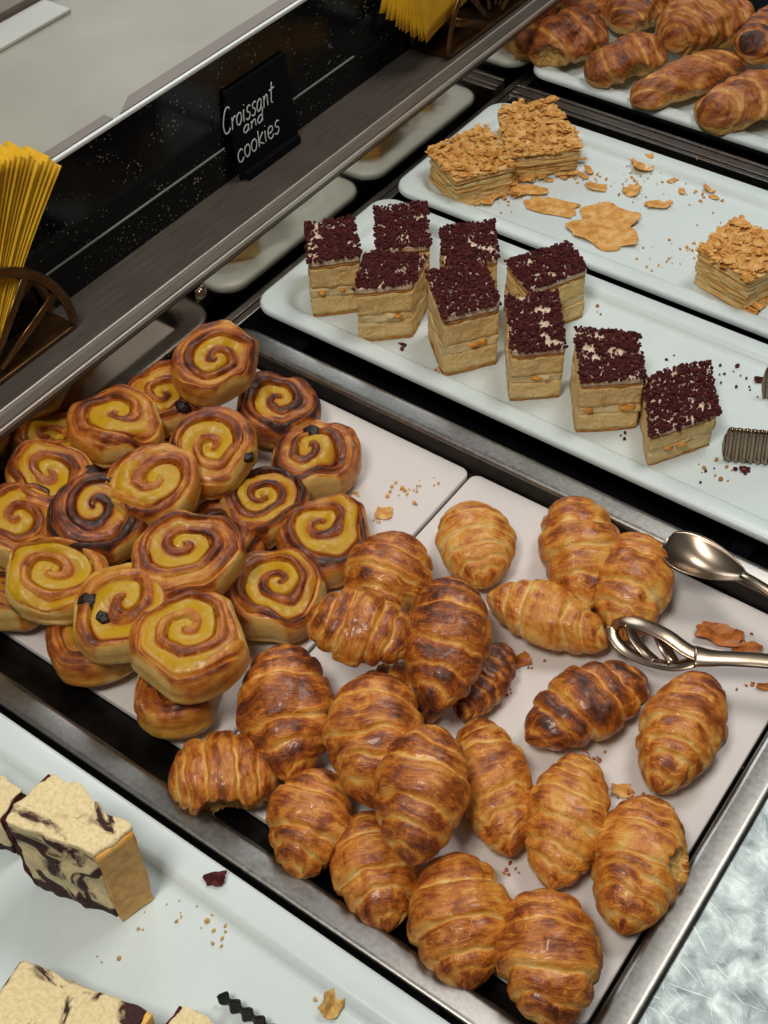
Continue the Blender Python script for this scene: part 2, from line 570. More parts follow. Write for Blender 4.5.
# ------------------------------------------------------------------ SIGN with handwriting
GL = {
    'C': ([[(.62, 1.25), (.5, 1.42), (.25, 1.35), (.08, .9), (.05, .45), (.2, .05), (.45, .0), (.62, .2)]], .7),
    'r': ([[(.08, .7), (.12, .35), (.1, 0)], [(.11, .4), (.25, .65), (.42, .66)]], .45),
    'o': ([[(.3, .7), (.1, .6), (.05, .3), (.18, .03), (.38, .08), (.48, .38), (.4, .64), (.28, .7)]], .56),
    'i': ([[(.12, .7), (.1, .3), (.14, 0)], [(.13, .95), (.14, .99)]], .28),
    's': ([[(.45, .66), (.3, .75), (.14, .62), (.2, .42), (.38, .3), (.36, .08), (.2, -.02), (.05, .1)]], .5),
    'a': ([[(.42, .6), (.25, .7), (.08, .5), (.06, .2), (.2, .02), (.38, .2), (.45, .65), (.42, .25), (.5, .0)]], .58),
    'n': ([[(.08, .7), (.1, .35), (.08, 0)], [(.1, .4), (.25, .66), (.4, .6), (.42, .3), (.46, 0)]], .56),
    't': ([[(.25, 1.2), (.22, .6), (.22, .1), (.36, .0)], [(.02, .78), (.48, .84)]], .5),
    'd': ([[(.4, .55), (.22, .68), (.06, .45), (.08, .12), (.22, .0), (.4, .25)], [(.45, 1.2), (.42, .5), (.44, 0)]], .58),
    'c': ([[(.46, .58), (.32, .72), (.12, .6), (.05, .3), (.15, .04), (.34, .0), (.48, .15)]], .55),
    'k': ([[(.1, 1.0), (.1, .5), (.1, 0)], [(.48, .74), (.14, .36), (.5, .0)]], .55),
    'e': ([[(.08, .34), (.42, .4), (.44, .6), (.28, .72), (.1, .6), (.06, .28), (.18, .02), (.36, .0), (.5, .14)]], .56),
}


def sign():
    a = at_x(241, 183, -.730)
    b = at_x(298, 138, -.730)
    y0, y1 = a[1], b[1]
    w = y1 - y0
    zb = LZ + .001
    h = .088
    # plate leans back against the upstand: local x = along, local y = up the plate, local z = outward
    ax = Vector((0, 1, 0))
    up = Vector((-.0085, 0, h)).normalized()
    nz = ax.cross(up)
    m = Matrix((ax, up, nz)).transposed().to_4x4()
    m.translation = Vector((-.7285, y0, zb))
    t = thing('chalkboard_sign', 'small black chalkboard sign handwritten "Croissant and cookies" leaning on the granite upstand', 'sign', m)
    obj('board', boxes('board', [(0, 0, -.003, w, h, 0)], 'sign', .0006), t, m)
    obj('foot', boxes('foot', [(.004, 0, .0002, w - .004, .007, .006)], 'sign', .0006), t, m)
    inv = m.inverted()

    def loc(px, py):
        r = Vector(ray(px, py))
        o = inv @ Vector(CAM)
        d = inv.to_3x3() @ r
        q = o - d * (o.z / d.z)
        return np.array([q.x, q.y])
    for word, pL, pR, size, sl in (('Croissant', (223, 136), (274, 101), .0158, .2), ('and', (243, 134.5), (264, 119.5), .0098, .2), ('cookies', (238, 164), (280, 131), .0162, .12)):
        A, B = loc(*pL), loc(*pR)
        d = B - A
        L = np.linalg.norm(d)
        d = d / L
        nrm = np.array([-d[1], d[0]])
        adv = sum(GL[c][1] for c in word)
        sx = L / adv
        parts, x = [], 0
        for c in word:
            for st in GL[c][0]:
                pts = [A + d * (sx * (x + px) + sl * py * size) + nrm * (py * size) for px, py in st]
                pts = smooth_path([(p[0], p[1], .0006) for p in pts], 5)
                parts.append(tube(pts, .00075, 6, .4, (0, 0, 1)))
            x += GL[c][1]
        V, F = merge(parts)
        obj('chalk_lettering', mesh('chalk_' + word, V, F, 'chalk'), t, m)


sign()


# ------------------------------------------------------------------ TRAYS
def white_tray(x0, x1, y0, y1, label, rim=.018, r=.022, slope=.006):
    def L(i, z, rr):
        return [(x, y, z) for x, y in rrect(x0 + i, y0 + i, x1 - i, y1 - i, max(rr, .004))]
    loops = [L(.040, -.0255, r - .01), L(.034, -.024, r - .006), L(.016, .0018, r), L(.003, .0012, r), L(.0005, .0018, r), L(0, .004, r), L(.0008, .0068, r), L(.003, .008, r - .002),
             L(rim - .003, .0078, r), L(rim, .0072, r), L(rim + slope * .5, .003, r), L(rim + slope * .85, .0006, r), L(rim + slope * 1.3, .0, r)]
    me = loops_mesh('white_tray', loops, 'melamine')
    return tag(obj('serving_tray', me), label, 'tray')


white_tray(-.656, -.075, .681, .8905, 'white rimmed serving tray holding the chocolate-crumb cake squares')
white_tray(-.657, -.075, .9025, 1.106, 'white rimmed serving tray with flaky layered cakes and loose flakes')
white_tray(-.662, -.075, 1.174, 1.42, 'white serving tray at the back carrying the brown puff pastries')
white_tray(-.648, -.085, .02, .2425, 'white serving tray nearest the viewer with marble cake slices', .021, .022, .007)


def baking_pan():
    x0, x1, y0, y1 = -.6565, -.0605, .2490, .661

    def L(i, z, r, dx=0.0):
        return [(x, y, z) for x, y in rrect(x0 + i, y0 + i, x1 - i, y1 - i, r)]
    loops = [L(.021, -.0255, .02), L(.019, -.005, .022), L(.0, -.004, .026), L(-.0006, -.0022, .026), L(.0, -.0005, .026), L(.0012, .0004, .025), L(.004, 0, .024), L(.0155, -.0004, .02), L(.0185, -.0014, .02), L(.0205, -.004, .02), L(.0205, -.0045, .02), L(.0196, -.006, .02)]
    me = loops_mesh('pan', loops, 'pan', True, False)
    o = tag(obj('baking_tray', me), 'shallow stainless steel baking tray holding the swirl buns and croissants', 'tray')
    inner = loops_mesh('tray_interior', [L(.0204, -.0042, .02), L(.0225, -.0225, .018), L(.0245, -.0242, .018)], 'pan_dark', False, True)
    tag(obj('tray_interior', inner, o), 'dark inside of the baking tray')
    return o


baking_pan()
LINER_Z = -.0175


def liner(x0, x1, y0, y1, label):
    def L(i, z):
        return [(x, y, z) for x, y in rrect(x0 + i, y0 + i, x1 - i, y1 - i, .008)]
    me = loops_mesh('liner', [L(.001, -.0236), L(0, -.023), L(0, -.0185), L(.0006, LINER_Z - .0002), L(.0016, LINER_Z)], 'liner')
    return tag(obj('tray_liner', me), label, 'tray liner')


liner(-.629, -.3865, .302, .6365, 'flat white liner board under the swirl buns in the steel tray')
liner(-.3835, -.0855, .291, .6365, 'flat white liner board under the croissants in the steel tray')


# ------------------------------------------------------------------ CROISSANTS
def croissant_mesh(L, W, H, seed, toast=.5, bend=0.0, bite=None, blunt=.58, nb=4, amp=.13, skew=.10, nt=132, na=92, tipbias=0.0, rough=1.0, pale_side=0.0):
    rng = np.random.RandomState(seed)
    s = np.linspace(-1, 1, nt)
    t = np.sin(s * PI / 2) * .45 + s * .55
    t = t / np.abs(t).max()
    th = np.linspace(0, 2 * PI, na, endpoint=False)
    Tm, A = np.meshgrid(t, th, indexing='ij')
    at_ = np.abs(Tm)
    ends = np.sqrt(np.clip(1 - at_ ** 8, 0, 1))
    base = np.power(np.clip(1 - at_ ** 1.6, 0, 1), blunt + .26) * .96 + .26 * ends * at_ ** 1.6
    dirn = np.stack([np.cos(A), np.sin(A), Tm * 2.2], -1)
    n_lo = fbm(dirn * 1.3 + seed * 7.1, seed, 2) - .5
    ph = rng.uniform(0, 2 * PI)
    tt = Tm + skew * np.cos(A - ph) + .16 * n_lo + .05 * (vnoise(np.stack([np.cos(A) * 3, np.sin(A) * 3, Tm * 6], -1) + seed, seed + 5) - .5) + tipbias
    a = np.abs(tt)
    edges = {4: [.22, .48, .72, .9], 3: [.27, .58, .84], 5: [.18, .38, .57, .75, .9], 2: [.36, .74]}[nb]
    e = np.array([0] + [x + rng.uniform(-.05, .05) for x in edges] + [1.3])
    # the two halves are wound separately, so their seams do not mirror each other
    shift = np.where(tt > 0, rng.uniform(-.06, .06), rng.uniform(-.06, .06))
    a = np.abs(tt) + shift * np.clip(np.abs(tt) / .2, 0, 1)
    k = np.clip(np.searchsorted(e, a) - 1, 0, len(e) - 2)
    lo, hi = e[k], e[k + 1]
    q = np.where(k == 0, .5 + .5 * a / hi, (a - lo) / (hi - lo))
    q = np.clip(q, 0, 1)
    inner_edge = np.where(k > 0, .45 + .55 * np.clip(q / .55, 0, 1) ** .8, 1)
    outer_edge = np.clip((1 - q) / .09, 0, 1) ** .55
    bulge = inner_edge * (.25 + .75 * outer_edge)
    crk = vnoise(np.stack([np.cos(A) * 3.4, np.sin(A) * 3.4, tt * 3.2], -1) + seed * 2.1, seed + 40)
    crack = np.exp(-((crk - .5) / .018) ** 2)
    flk = fbm(np.stack([tt * 20, np.cos(A) * 1.7, np.sin(A) * 1.7], -1) + seed * 1.9, seed + 21, 2) - .5
    mid = fbm(np.stack([np.cos(A) * 3, np.sin(A) * 3, Tm * 5], -1) + seed * 4.4, seed + 60, 2) - .5
    rad = base * (1 + .20 * rough * n_lo + .10 * rough * mid) + amp * (.35 + .65 * base) * (bulge - .8) + .018 * rough * flk - .03 * crack * base
    rad = np.clip(rad, 0, None) * ends ** .5
    x = Tm * L / 2
    y = rad * np.cos(A) * W / 2
    zr = rad * np.sin(A)
    z = zr * H / 2
    fl = -.66 * H / 2
    z = np.where(z < fl, fl + (z - fl) * .06, z)
    y = y + bend * W * (Tm ** 2 - .3)
    z = z - .14 * H * at_ ** 3
    z = np.maximum(z, fl * 1.04)
    V = np.stack([x, y, z], -1).reshape(-1, 3)
    top = np.clip(np.sin(A) * .5 + .5, 0, 1)
    blot = fbm(np.stack([np.cos(A) * 2.4, np.sin(A) * 2.4, Tm * 4.5], -1) + seed * 3.3, seed + 9, 3) - .5
    seam = np.exp(-(q / .10) ** 2) * (k > 0) + .8 * np.exp(-((1 - q) / .05) ** 2)
    crest = np.sin(PI * np.clip(q * .85 + .08, 0, 1))
    tm = .10 + toast * (.50 + .55 * crest) * (.42 + .58 * top ** .7) + .62 * blot + .40 * flk + .10 * at_ ** 3 - .26 * seam - .15 * crack * crest - .10 * (1 - top) ** 2 - pale_side * np.clip((.52 - top) / .2, 0, 1)
    wrap = np.stack([tt * 1.6 + k * .37 + seed, A * 1.0, np.zeros_like(A)], -1).reshape(-1, 3)
    # avoid the seam: mirror the angle
    wrap[:, 1] = (np.abs(((A + PI / 2) % (2 * PI)) - PI) * 1.6).ravel()
    inner = np.zeros(len(V))
    tmv = np.clip(tm, .02, 1).ravel()
    if bite is not None:
        c, br = np.array(bite[:3]) * np.array([L / 2, W / 2, H / 2]), bite[3]
        d = V - c
        dist = np.linalg.norm(d, axis=1)
        jag = br * (1 + .22 * (fbm(V * 160, seed + 3, 2) - .5))
        ins = dist < jag
        # press the bitten surface inwards onto the far side of the bite sphere, seen from the body's core
        core = np.array([c[0] * .6, 0, 0])
        dd = core[None] - V
        dd = dd / (np.linalg.norm(dd, axis=1, keepdims=True) + 1e-9)
        b_ = (d * dd).sum(1)
        disc = np.clip(b_ ** 2 - (dist ** 2 - jag ** 2), 0, None)
        tr = -b_ + np.sqrt(disc)
        lim = np.linalg.norm(core[None] - V, axis=1) * .8
        tr = np.minimum(tr, lim)
        V = np.where(ins[:, None], V + dd * tr[:, None] + (vnoise(V * 300, 3)[:, None] - .5) * .002, V)
        inner = ins.astype(float)
    F = grid_faces(nt, na, True)
    return V, F, dict(toast=tmv, wrap=wrap), inner, -fl


def axis_matrix(p, q, roll=0.0, lean=None):
    p, q = Vector(p), Vector(q)
    ax = (q - p).normalized()
    up = Vector((0, 0, 1)) if lean is None else Vector(lean)
    ay = up.cross(ax).normalized()
    az = ax.cross(ay)
    m = Matrix((ax, ay, az)).transposed().to_4x4()
    m = m @ Matrix.Rotation(roll, 4, 'X')
    m.translation = (p + q) / 2
    return m


CLOG = []


def croissant(label, a, b, za, zb, wpx, toast, seed, group='croissants on the steel tray', bite=None, hr=.82, name='croissant', mat='croissant', cat='croissant', roll=0.0, grow=1.0, **kw):
    A, B = at(a[0], a[1], za), at(b[0], b[1], zb)
    dist = np.linalg.norm((A + B) / 2 - CAM)
    L = np.linalg.norm(B - A) * grow
    W = wpx * dist / FPX
    H = W * hr
    V, F, at_, inner, hb = croissant_mesh(L, W, H, seed, toast, bite=bite, **kw)
    m = axis_matrix(A, B, roll)
    CLOG.append((label, round(L, 3), round(W, 3), round(H, 3), round((A[2] + B[2]) / 2 - hb, 3)))
    if bite is None:
        o = obj(name, mesh(name, V, F, mat, at_), None, m)
        tag(o, label, cat, group)
    else:
        (v1, f1, a1), (v2, f2, a2) = split(V, F, inner, at_)
        o = thing(name, label, cat, m, group)
        obj('crust', mesh('crust', v2, f2, mat, a2), o, m)
        tag(obj('torn_inside', mesh('torn_inside', v1, f1, 'inner', a1), o, m), 'pale torn inside')
    return o


CR = [
    # label, tipA, tipB, zA, zB, width px, toast, seed, extra
    ('pale diamond-shaped croissant standing alone near the gap between the liners', (467, 500), (484, 583), .004, .004, 82, .30, 11, dict(nb=4, amp=0.17, hr=.7)),
    ('pale straight croissant lying sideways below the diamond-shaped one', (487, 590), (609, 642), .004, .004, 68, .30, 12, dict(nb=3, amp=0.20)),
    ('golden croissant at the back of the tray, left of the one under the slotted tongs', (571, 494), (588, 604), .006, .006, 82, .42, 13, dict(nb=3, amp=0.31)),
    ('golden croissant whose lower tip lies under the slotted tongs', (642, 530), (623, 635), .006, .006, 78, .40, 14, dict(nb=3, amp=0.31)),
    ('dark brown croissant lying crosswise in the open middle of the liner', (648, 672), (526, 736), .005, .005, 80, .66, 15, dict(nb=3, amp=0.25)),
    ('golden croissant alone at the right, below the slotted tongs', (708, 670), (657, 788), .006, .006, 80, .46, 16, dict(nb=4, amp=0.26)),
    ('golden croissant nearest the right rim with a pale hole in its side', (655, 792), (622, 930), .008, .006, 92, .40, 17, dict(nb=4, amp=0.20, bite=(.05, 1.0, .62, .013))),
    ('light golden croissant left of the one with a hole in its side', (583, 750), (551, 886), .008, .006, 84, .38, 18, dict(nb=4, amp=0.20)),
    ('long golden croissant right of the glossy one on top of the pile', (475, 714), (512, 853), .006, .004, 78, .42, 19, dict(nb=3, amp=0.23)),
    ('brown-banded croissant at the very front corner of the tray', (541, 884), (556, 1026), .012, .012, 104, .50, 20, dict(nb=3, amp=0.26)),
    ('large golden croissant beside the front corner one', (455, 848), (466, 988), .008, .004, 102, .44, 21, dict(nb=3, amp=0.25)),
    ('golden croissant at the front rim under the glossy curled one', (362, 808), (389, 928), .006, .002, 84, .44, 22, dict(nb=3, amp=0.26)),
    ('golden croissant at the front rim right of the bitten one', (324, 765), (296, 876), .008, .004, 86, .46, 23, dict(nb=3, amp=0.26)),
    ('bitten croissant at the front rim with pale torn underside', (166, 776), (278, 772), .004, .008, 86, .46, 24, dict(blunt=.36, nb=3, amp=0.25, bite=(.10, -1.12, -.30, .0185))),
    ('glossy dark croissant standing upright beside the swirl buns', (282, 640), (291, 778), .020, .012, 98, .60, 25, dict(nb=3, amp=0.26)),
    ('plump glossy croissant in the middle of the pile', (376, 668), (373, 804), .040, .026, 100, .54, 26, dict(nb=3, amp=0.26)),
    ('glossy curled croissant on top at the front of the pile', (433, 720), (411, 862), .052, .036, 96, .56, 27, dict(nb=3, amp=0.23)),
    ('broad croissant lying crosswise on top at the back of the pile', (305, 612), (417, 642), .046, .046, 84, .52, 28, dict(nb=3, amp=0.28)),
    ('brown croissant at the back of the pile touching a swirl bun', (408, 534), (366, 616), .022, .022, 90, .52, 29, dict(nb=3, amp=0.26)),
    ('dark glossy croissant on the right edge of the pile', (456, 572), (437, 706), .040, .036, 88, .64, 30, dict(nb=3, amp=0.25)),
    ('narrow dark croissant half hidden at the right foot of the pile', (508, 642), (460, 716), .000, .000, 54, .70, 31, dict(nb=4, amp=0.26, hr=.8)),
    ('brown croissant mostly hidden at the bottom of the pile', (350, 688), (446, 704), -.001, -.001, 72, .62, 32, dict(nb=3, amp=0.25)),
]
for (label, a, b, za, zb, w, to, seed, ex) in CR:
    croissant(label, a, b, za, zb, w, to, seed, **ex)

# puff pastries on the back tray
PF = [
    ('brown puff pastry at the left end of the back tray with an open end', (530, 50), (606, 26), .026, .030, 56, .62, 41, dict(nb=2, amp=.12, bite=(-.80, -.75, -.25, .017))),
    ('second puff pastry from the left in the front row of the back tray', (588, 74), (664, 44), .024, .028, 48, .54, 42, dict(nb=2, amp=.12, bite=(-.1, -.95, -.35, .016))),
    ('long narrow puff pastry in the front row of the back tray', (632, 98), (746, 58), .022, .026, 44, .50, 43, dict(nb=2, amp=.12)),
    ('puff pastry at the right of the front row on the back tray', (700, 116), (802, 84), .024, .026, 58, .48, 44, dict(nb=2, amp=.12, bite=(-.05, -1.1, -.75, .022))),
    ('glossy puff pastry with deep slashes behind the front row', (662, 34), (752, 10), .045, .045, 60, .44, 45, dict(nb=5, amp=.22)),
    ('dark puff pastry at the right edge of the photo behind the front row', (744, 48), (812, 14), .050, .050, 52, .80, 46, dict(nb=4, amp=.18)),
    ('puff pastry behind the second of the front row at the back tray', (612, 18), (676, -8), .030, .030, 50, .56, 47, dict(nb=4, amp=.14)),
    ('puff pastry at the far left of the rear row on the back tray', (578, 10), (640, -22), .026, .026, 46, .60, 48, dict(nb=4, amp=.14)),
    ('puff pastry on top of the rear row near the top edge of the photo', (668, -2), (740, -34), .052, .052, 54, .56, 49, dict(nb=4, amp=.14)),
]
for (label, a, b, za, zb, w, to, seed, ex) in PF:
    croissant(label, a, b, za, zb, w, to, seed, group='puff pastries on the back tray', name='puff_pastry', mat='puff', cat='pastry', hr=.80, blunt=.20, skew=.28, rough=2.4, pale_side=.42, **ex)


# ------------------------------------------------------------------ SWIRL BUNS
def bun_mesh(R, H, seed, toast, turns, custard, squash=1.0):
    rng = np.random.RandomState(seed)
    na = 156
    rho = np.concatenate([np.linspace(.004, .91, 60), np.sin(np.linspace(math.asin(.91), PI / 2, 10))[1:], np.sin(np.linspace(PI / 2, math.asin(.84), 14))[1:], np.linspace(.84, .01, 8)[1:]])
    top = np.concatenate([np.ones(60 + 9), -np.ones(13 + 7)])
    n = 3.6
    zc = np.power(np.clip(1 - rho ** n, 0, 1), 1 / n)
    th = np.linspace(0, 2 * PI, na, endpoint=False)
    Rm, A = np.meshgrid(rho, th, indexing='ij')
    Zc = np.repeat(zc[:, None], na, 1)
    Tp = np.repeat(top[:, None], na, 1)
    is_top = Tp > 0
    circ = np.stack([np.cos(A) * Rm * 1.4, np.sin(A) * Rm * 1.4, Tp * .8], -1)
    lo = fbm(circ + seed * 5.7, seed, 2) - .5
    hi = fbm(circ * 3.2 + seed * 2.3, seed + 4, 3) - .5
    # outline: wobbly, with one to three straight faces where neighbours were pulled away
    out = 1 + .14 * (vnoise(np.stack([np.cos(A) * 1.1, np.sin(A) * 1.1, A * 0], -1) + seed * 3.1, seed + 1) - .5)
    kiss = np.zeros_like(A)
    a0 = rng.uniform(0, 2 * PI)
    for j in range(rng.randint(2, 4)):
        ak = a0 + j * rng.uniform(1.4, 2.0)
        lim = rng.uniform(.86, .94) / np.clip(np.cos(A - ak), .2, 1)
        hit = (lim < out) & (np.cos(A - ak) > .3)
        kiss = np.maximum(kiss, np.clip((out - lim) / .05, 0, 1) * hit)
        out = np.where(hit, lim + .15 * (out - lim), out)
    tail0 = rng.uniform(0, 2 * PI)
    tail = ((A - tail0) % (2 * PI)) / (2 * PI)
    out = out * (1 - .09 * np.clip(tail / .9, 0, 1) * np.clip((1 - tail) / .05, 0, 1))
    # the coil winds about a point off the middle and is squeezed one way
    cx, cy = rng.uniform(-.13, .13, 2)
    el = rng.uniform(0, PI)
    ex = rng.uniform(.82, 1.0)
    x_, y_ = Rm * np.cos(A) - cx * (1 - Rm ** 2), Rm * np.sin(A) - cy * (1 - Rm ** 2)
    xr, yr = x_ * math.cos(el) + y_ * math.sin(el), (-x_ * math.sin(el) + y_ * math.cos(el)) / ex
    Rs, As = np.sqrt(xr ** 2 + yr ** 2), np.arctan2(yr, xr)
    sgn = 1 if rng.rand() < .6 else -1
    u = Rs * turns - sgn * As / (2 * PI) + .34 * lo + .05 * hi + rng.uniform(0, 1)
    q = u % 1.0
    ridge_w = .40
    rq = np.clip(q / ridge_w, 0, 1)
    ridge = np.where(q < ridge_w, np.power((4 * rq * (1 - rq)).clip(0, 1), .55), 0)
    vq = np.clip((q - ridge_w) / (1 - ridge_w), 0, 1)
    valley = np.where(q >= ridge_w, np.sin(PI * vq), 0)
    fade = np.clip((.97 - Rm) / .14, 0, 1) * is_top
    z = np.where(is_top, Zc * .56 * H, -Zc * .44 * H)
    crev = np.exp(-(np.minimum(q, 1 - q) / .04) ** 2) * np.clip((Rs - .12) / .1, 0, 1)
    z = z + fade * (.0030 * ridge * (.5 + .8 * vnoise(circ * 2 + seed, seed + 8)) - .0042 * crev + .0010 * valley - .0050 * (1 - Rm ** 2)) + (.016 * lo + .002 * hi) * is_top
    r = Rm * R * out * (1 + .05 * hi + .05 * np.where(is_top, 0, lo))
    side = np.where(is_top, np.clip((Rm - .93) / .06, 0, 1), np.clip((Rm - .8) / .1, 0, 1))
    coil = np.exp(-((z / H + .05 + .10 * np.sin(A + seed) - .18 * lo) / .05) ** 2) * side
    r = r * (1 - .035 * coil)
    V = np.stack([r * np.cos(A), r * np.sin(A) * squash, z], -1).reshape(-1, 3)
    in_c = (Rm + .16 * lo) < custard
    cust = (in_c & ((q >= ridge_w) | (Rs < .09)) & is_top).astype(float)
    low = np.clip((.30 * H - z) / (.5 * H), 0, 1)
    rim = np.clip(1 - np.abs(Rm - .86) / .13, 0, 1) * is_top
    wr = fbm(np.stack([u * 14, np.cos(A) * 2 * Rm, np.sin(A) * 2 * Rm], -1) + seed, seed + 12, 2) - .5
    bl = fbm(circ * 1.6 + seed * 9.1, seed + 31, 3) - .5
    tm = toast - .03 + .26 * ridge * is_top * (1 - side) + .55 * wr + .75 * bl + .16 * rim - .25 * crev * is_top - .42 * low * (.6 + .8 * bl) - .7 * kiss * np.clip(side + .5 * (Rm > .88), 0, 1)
    edge = np.clip(1 - np.minimum(vq, 1 - vq) / .34, 0, 1)
    ct = .06 + .62 * edge ** 1.5 + .8 * bl + .3 * wr + .35 * np.clip((Rm - custard + .22) / .22, 0, 1) + .5 * (toast - .5)
    isc = cust > .5
    tmv = np.where(isc, ct, tm)
    wrap = np.stack([u * 1.2 + seed, np.abs(A - PI) * Rm * 2, Rm * 0], -1)
    wrap = np.where(side[..., None] > .3, np.stack([z / H * 2 + seed, np.abs(A - PI) * 2, z * 0], -1), wrap)
    return V, grid_faces(len(rho), na, True), dict(toast=np.clip(tmv, .02, 1).ravel(), wrap=wrap.reshape(-1, 3)), isc.ravel().astype(float)


def raisin_mesh(r, seed):
    V, F = ico(2)
    n = vnoise(V * 2.1 + seed, seed)
    V = V * (r * (.75 + .5 * n))[:, None] * np.array([1.25, 1, .8])
    return mesh('raisin', V, F, 'raisin')


_ico = {}


def ico(sub=1):
    if sub not in _ico:
        import bmesh
        bm = bmesh.new()
        bmesh.ops.create_icosphere(bm, subdivisions=sub, radius=1)
        bm.verts.ensure_lookup_table()
        _ico[sub] = (np.array([v.co[:] for v in bm.verts]), np.array([[v.index for v in f.verts] for f in bm.faces]))
        bm.free()
    return _ico[sub]


BLOG = []


def bun(label, px, py, zc, R, tilt, az, toast, seed, turns=2.1, custard=.78, raisins=(), H=.0375, squash=None):
    squash = squash or (1.0, .9, .96, .84, .93)[seed % 5]
    tilt = tilt * .62 - (8 if py > 570 else 3)
    turns *= 1.02
    p = Vector(at(px, py, zc))
    V, F, at_, isc = bun_mesh(R * 1.04, H, seed, toast, turns, custard, squash)
    back = Vector((-p.x, -p.y, 0)).normalized()
    back.rotate(Matrix.Rotation(math.radians(az), 3, 'Z'))
    n = (Vector((0, 0, 1)) * math.cos(math.radians(tilt)) + back * math.sin(math.radians(tilt))).normalized()
    q = Vector((0, 0, 1)).rotation_difference(n) @ Quaternion((0, 0, 1), seed * 1.37)
    m = T(p) @ q.to_matrix().to_4x4()
    BLOG.append((label[:30], [round(c, 3) for c in p]))
    t = thing('swirl_bun', label, 'bun', m, 'custard swirl buns on the steel tray')
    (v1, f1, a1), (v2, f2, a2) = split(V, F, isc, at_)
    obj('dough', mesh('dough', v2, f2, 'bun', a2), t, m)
    obj('custard_filling', mesh('custard', v1, f1, 'custard', a1), t, m)
    if raisins:
        W = [m @ Vector(v) for v in V]
        bvh = BVHTree.FromPolygons(W, F.tolist())
        for i, (rx, ry, rr) in enumerate(raisins):
            h = bvh.ray_cast(Vector(CAM), Vector(ray(rx, ry)).normalized())
            if h[0] is None:
                h = bvh.find_nearest(Vector(at(rx, ry, zc + .01)))
            o = obj('raisin', raisin_mesh(rr, seed + i), t, T(h[0] + h[1] * rr * .35))
    return t


BN = [
    # bottom layer
    ('whole swirl bun lying flat in the row nearest the croissants, upper one', 327, 540, .000, .0400, 8, 10, .55, 61, 2.0, .80, ()),
    ('swirl bun with a clear spiral, lying flat right beside the croissant pile', 272, 598, .002, .0395, 12, 0, .50, 62, 2.3, .82, ()),
    ('swirl bun at the right end with a raisin on its rim', 317, 463, .003, .0405, 6, 20, .56, 63, 1.9, .68, ((313, 430, .0065),)),
    ('dark swirl bun at the back, right of the topmost bun', 276, 412, .002, .0385, 14, 60, .66, 64, 1.9, .62, ()),
    ('small swirl bun with a brown centre behind the flat whole one', 264, 508, .006, .0355, 14, 0, .66, 65, 2.2, .76, ()),
    ('brown bun half hidden under the tall bun in the middle', 224, 540, .000, .0365, 10, 0, .62, 66, 2.0, .5, ()),
    ('bun at the front left, tucked under the bun with two raisins', 97, 641, .001, .0370, 4, 0, .52, 67, 2.0, .5, ()),
    ('bun with one small raisin at the front edge, tucked under the pale topped bun', 180, 693, .001, .0380, 4, 0, .50, 68, 1.4, .5, ((150, 681, .005),)),
    ('brown bun at the left photo edge, at the foot of the heap', 10, 592, .001, .0380, 4, 0, .62, 69, 2.0, .4, ()),
    ('bun of the lowest layer hidden behind the heap middle', 120, 505, .000, .0385, 4, 0, .6, 70, 2.0, .5, ()),
    ('yellow bun peeping out behind the left raisin bun', 62, 452, .004, .036, 4, 0, .4, 71, 2.0, .8, ()),
    ('bun of the lowest layer below the pale folded bun', 165, 455, .000, .0385, 4, 0, .6, 72, 2.0, .5, ()),
    ('bun of the lowest layer below the two-raisin bun', 140, 600, .000, .038, 4, 0, .6, 73, 2.0, .5, ()),
    ('bun of the lowest layer near the left photo edge', 62, 555, .000, .038, 4, 0, .6, 74, 2.0, .5, ()),
    # second layer
    ('small swirl bun at the back with a raisin at its foot', 165, 401, .030, .0330, 26, 10, .48, 75, 1.9, .60, ((183, 408, .0065),)),
    ('bun with a flat yellow top at the back left', 115, 430, .036, .0390, 18, 20, .46, 76, 1.5, .74, ()),
    ('swirl bun just below the topmost bun, with a raisin on its right side', 212, 453, .040, .0365, 24, 10, .46, 77, 1.8, .72, ((248, 457, .0055),)),
    ('swirl bun at the left with a raisin on its right end', 50, 482, .036, .0385, 20, 20, .52, 78, 1.9, .66, ((92, 474, .0070),)),
    ('evenly golden bun in the middle of the heap, behind the tall dark-spiral bun', 155, 490, .048, .0370, 22, 0, .40, 79, 1.4, .70, ()),
    ('darkest bun, left of the tall bun in the middle', 102, 524, .040, .0395, 18, 30, .74, 80, 1.9, .56, ()),
    ('tall bun with a dark spiral in the middle of the heap', 187, 560, .046, .0415, 18, 0, .50, 81, 2.1, .66, ()),
    ('swirl bun cut off by the left photo edge', 18, 527, .032, .0370, 20, 30, .52, 82, 1.9, .70, ()),
    ('very yellow bun at the left, just left of the two-raisin bun', 58, 582, .034, .0390, 26, 10, .30, 83, 1.7, .90, ()),
    ('bun with two raisins on its pale yellow top', 124, 616, .038, .0395, 22, 0, .30, 84, 1.6, .84, ((92, 601, .0068), (103, 617, .0052))),
    ('pale topped bun at the front of the heap', 193, 647, .042, .0410, 20, 0, .34, 85, 2.1, .74, ()),
    ('swirl bun lying on the very top of the heap', 214, 368, .058, .0375, 30, 20, .46, 86, 2.0, .70, ()),
]
for b in BN:
    bun(b[0], *b[1:11], raisins=b[11])

# loose raisins on the tray's left rim
for i, (px, py, r) in enumerate(((14, 446, .0075), (30, 450, .006))):
    tag(obj('raisin', raisin_mesh(r, 90 + i), None, T(at(px, py, .024))), ('left' if i == 0 else 'right') + ' one of two loose raisins on the heap beside the napkin holder', 'raisin', 'loose raisins')


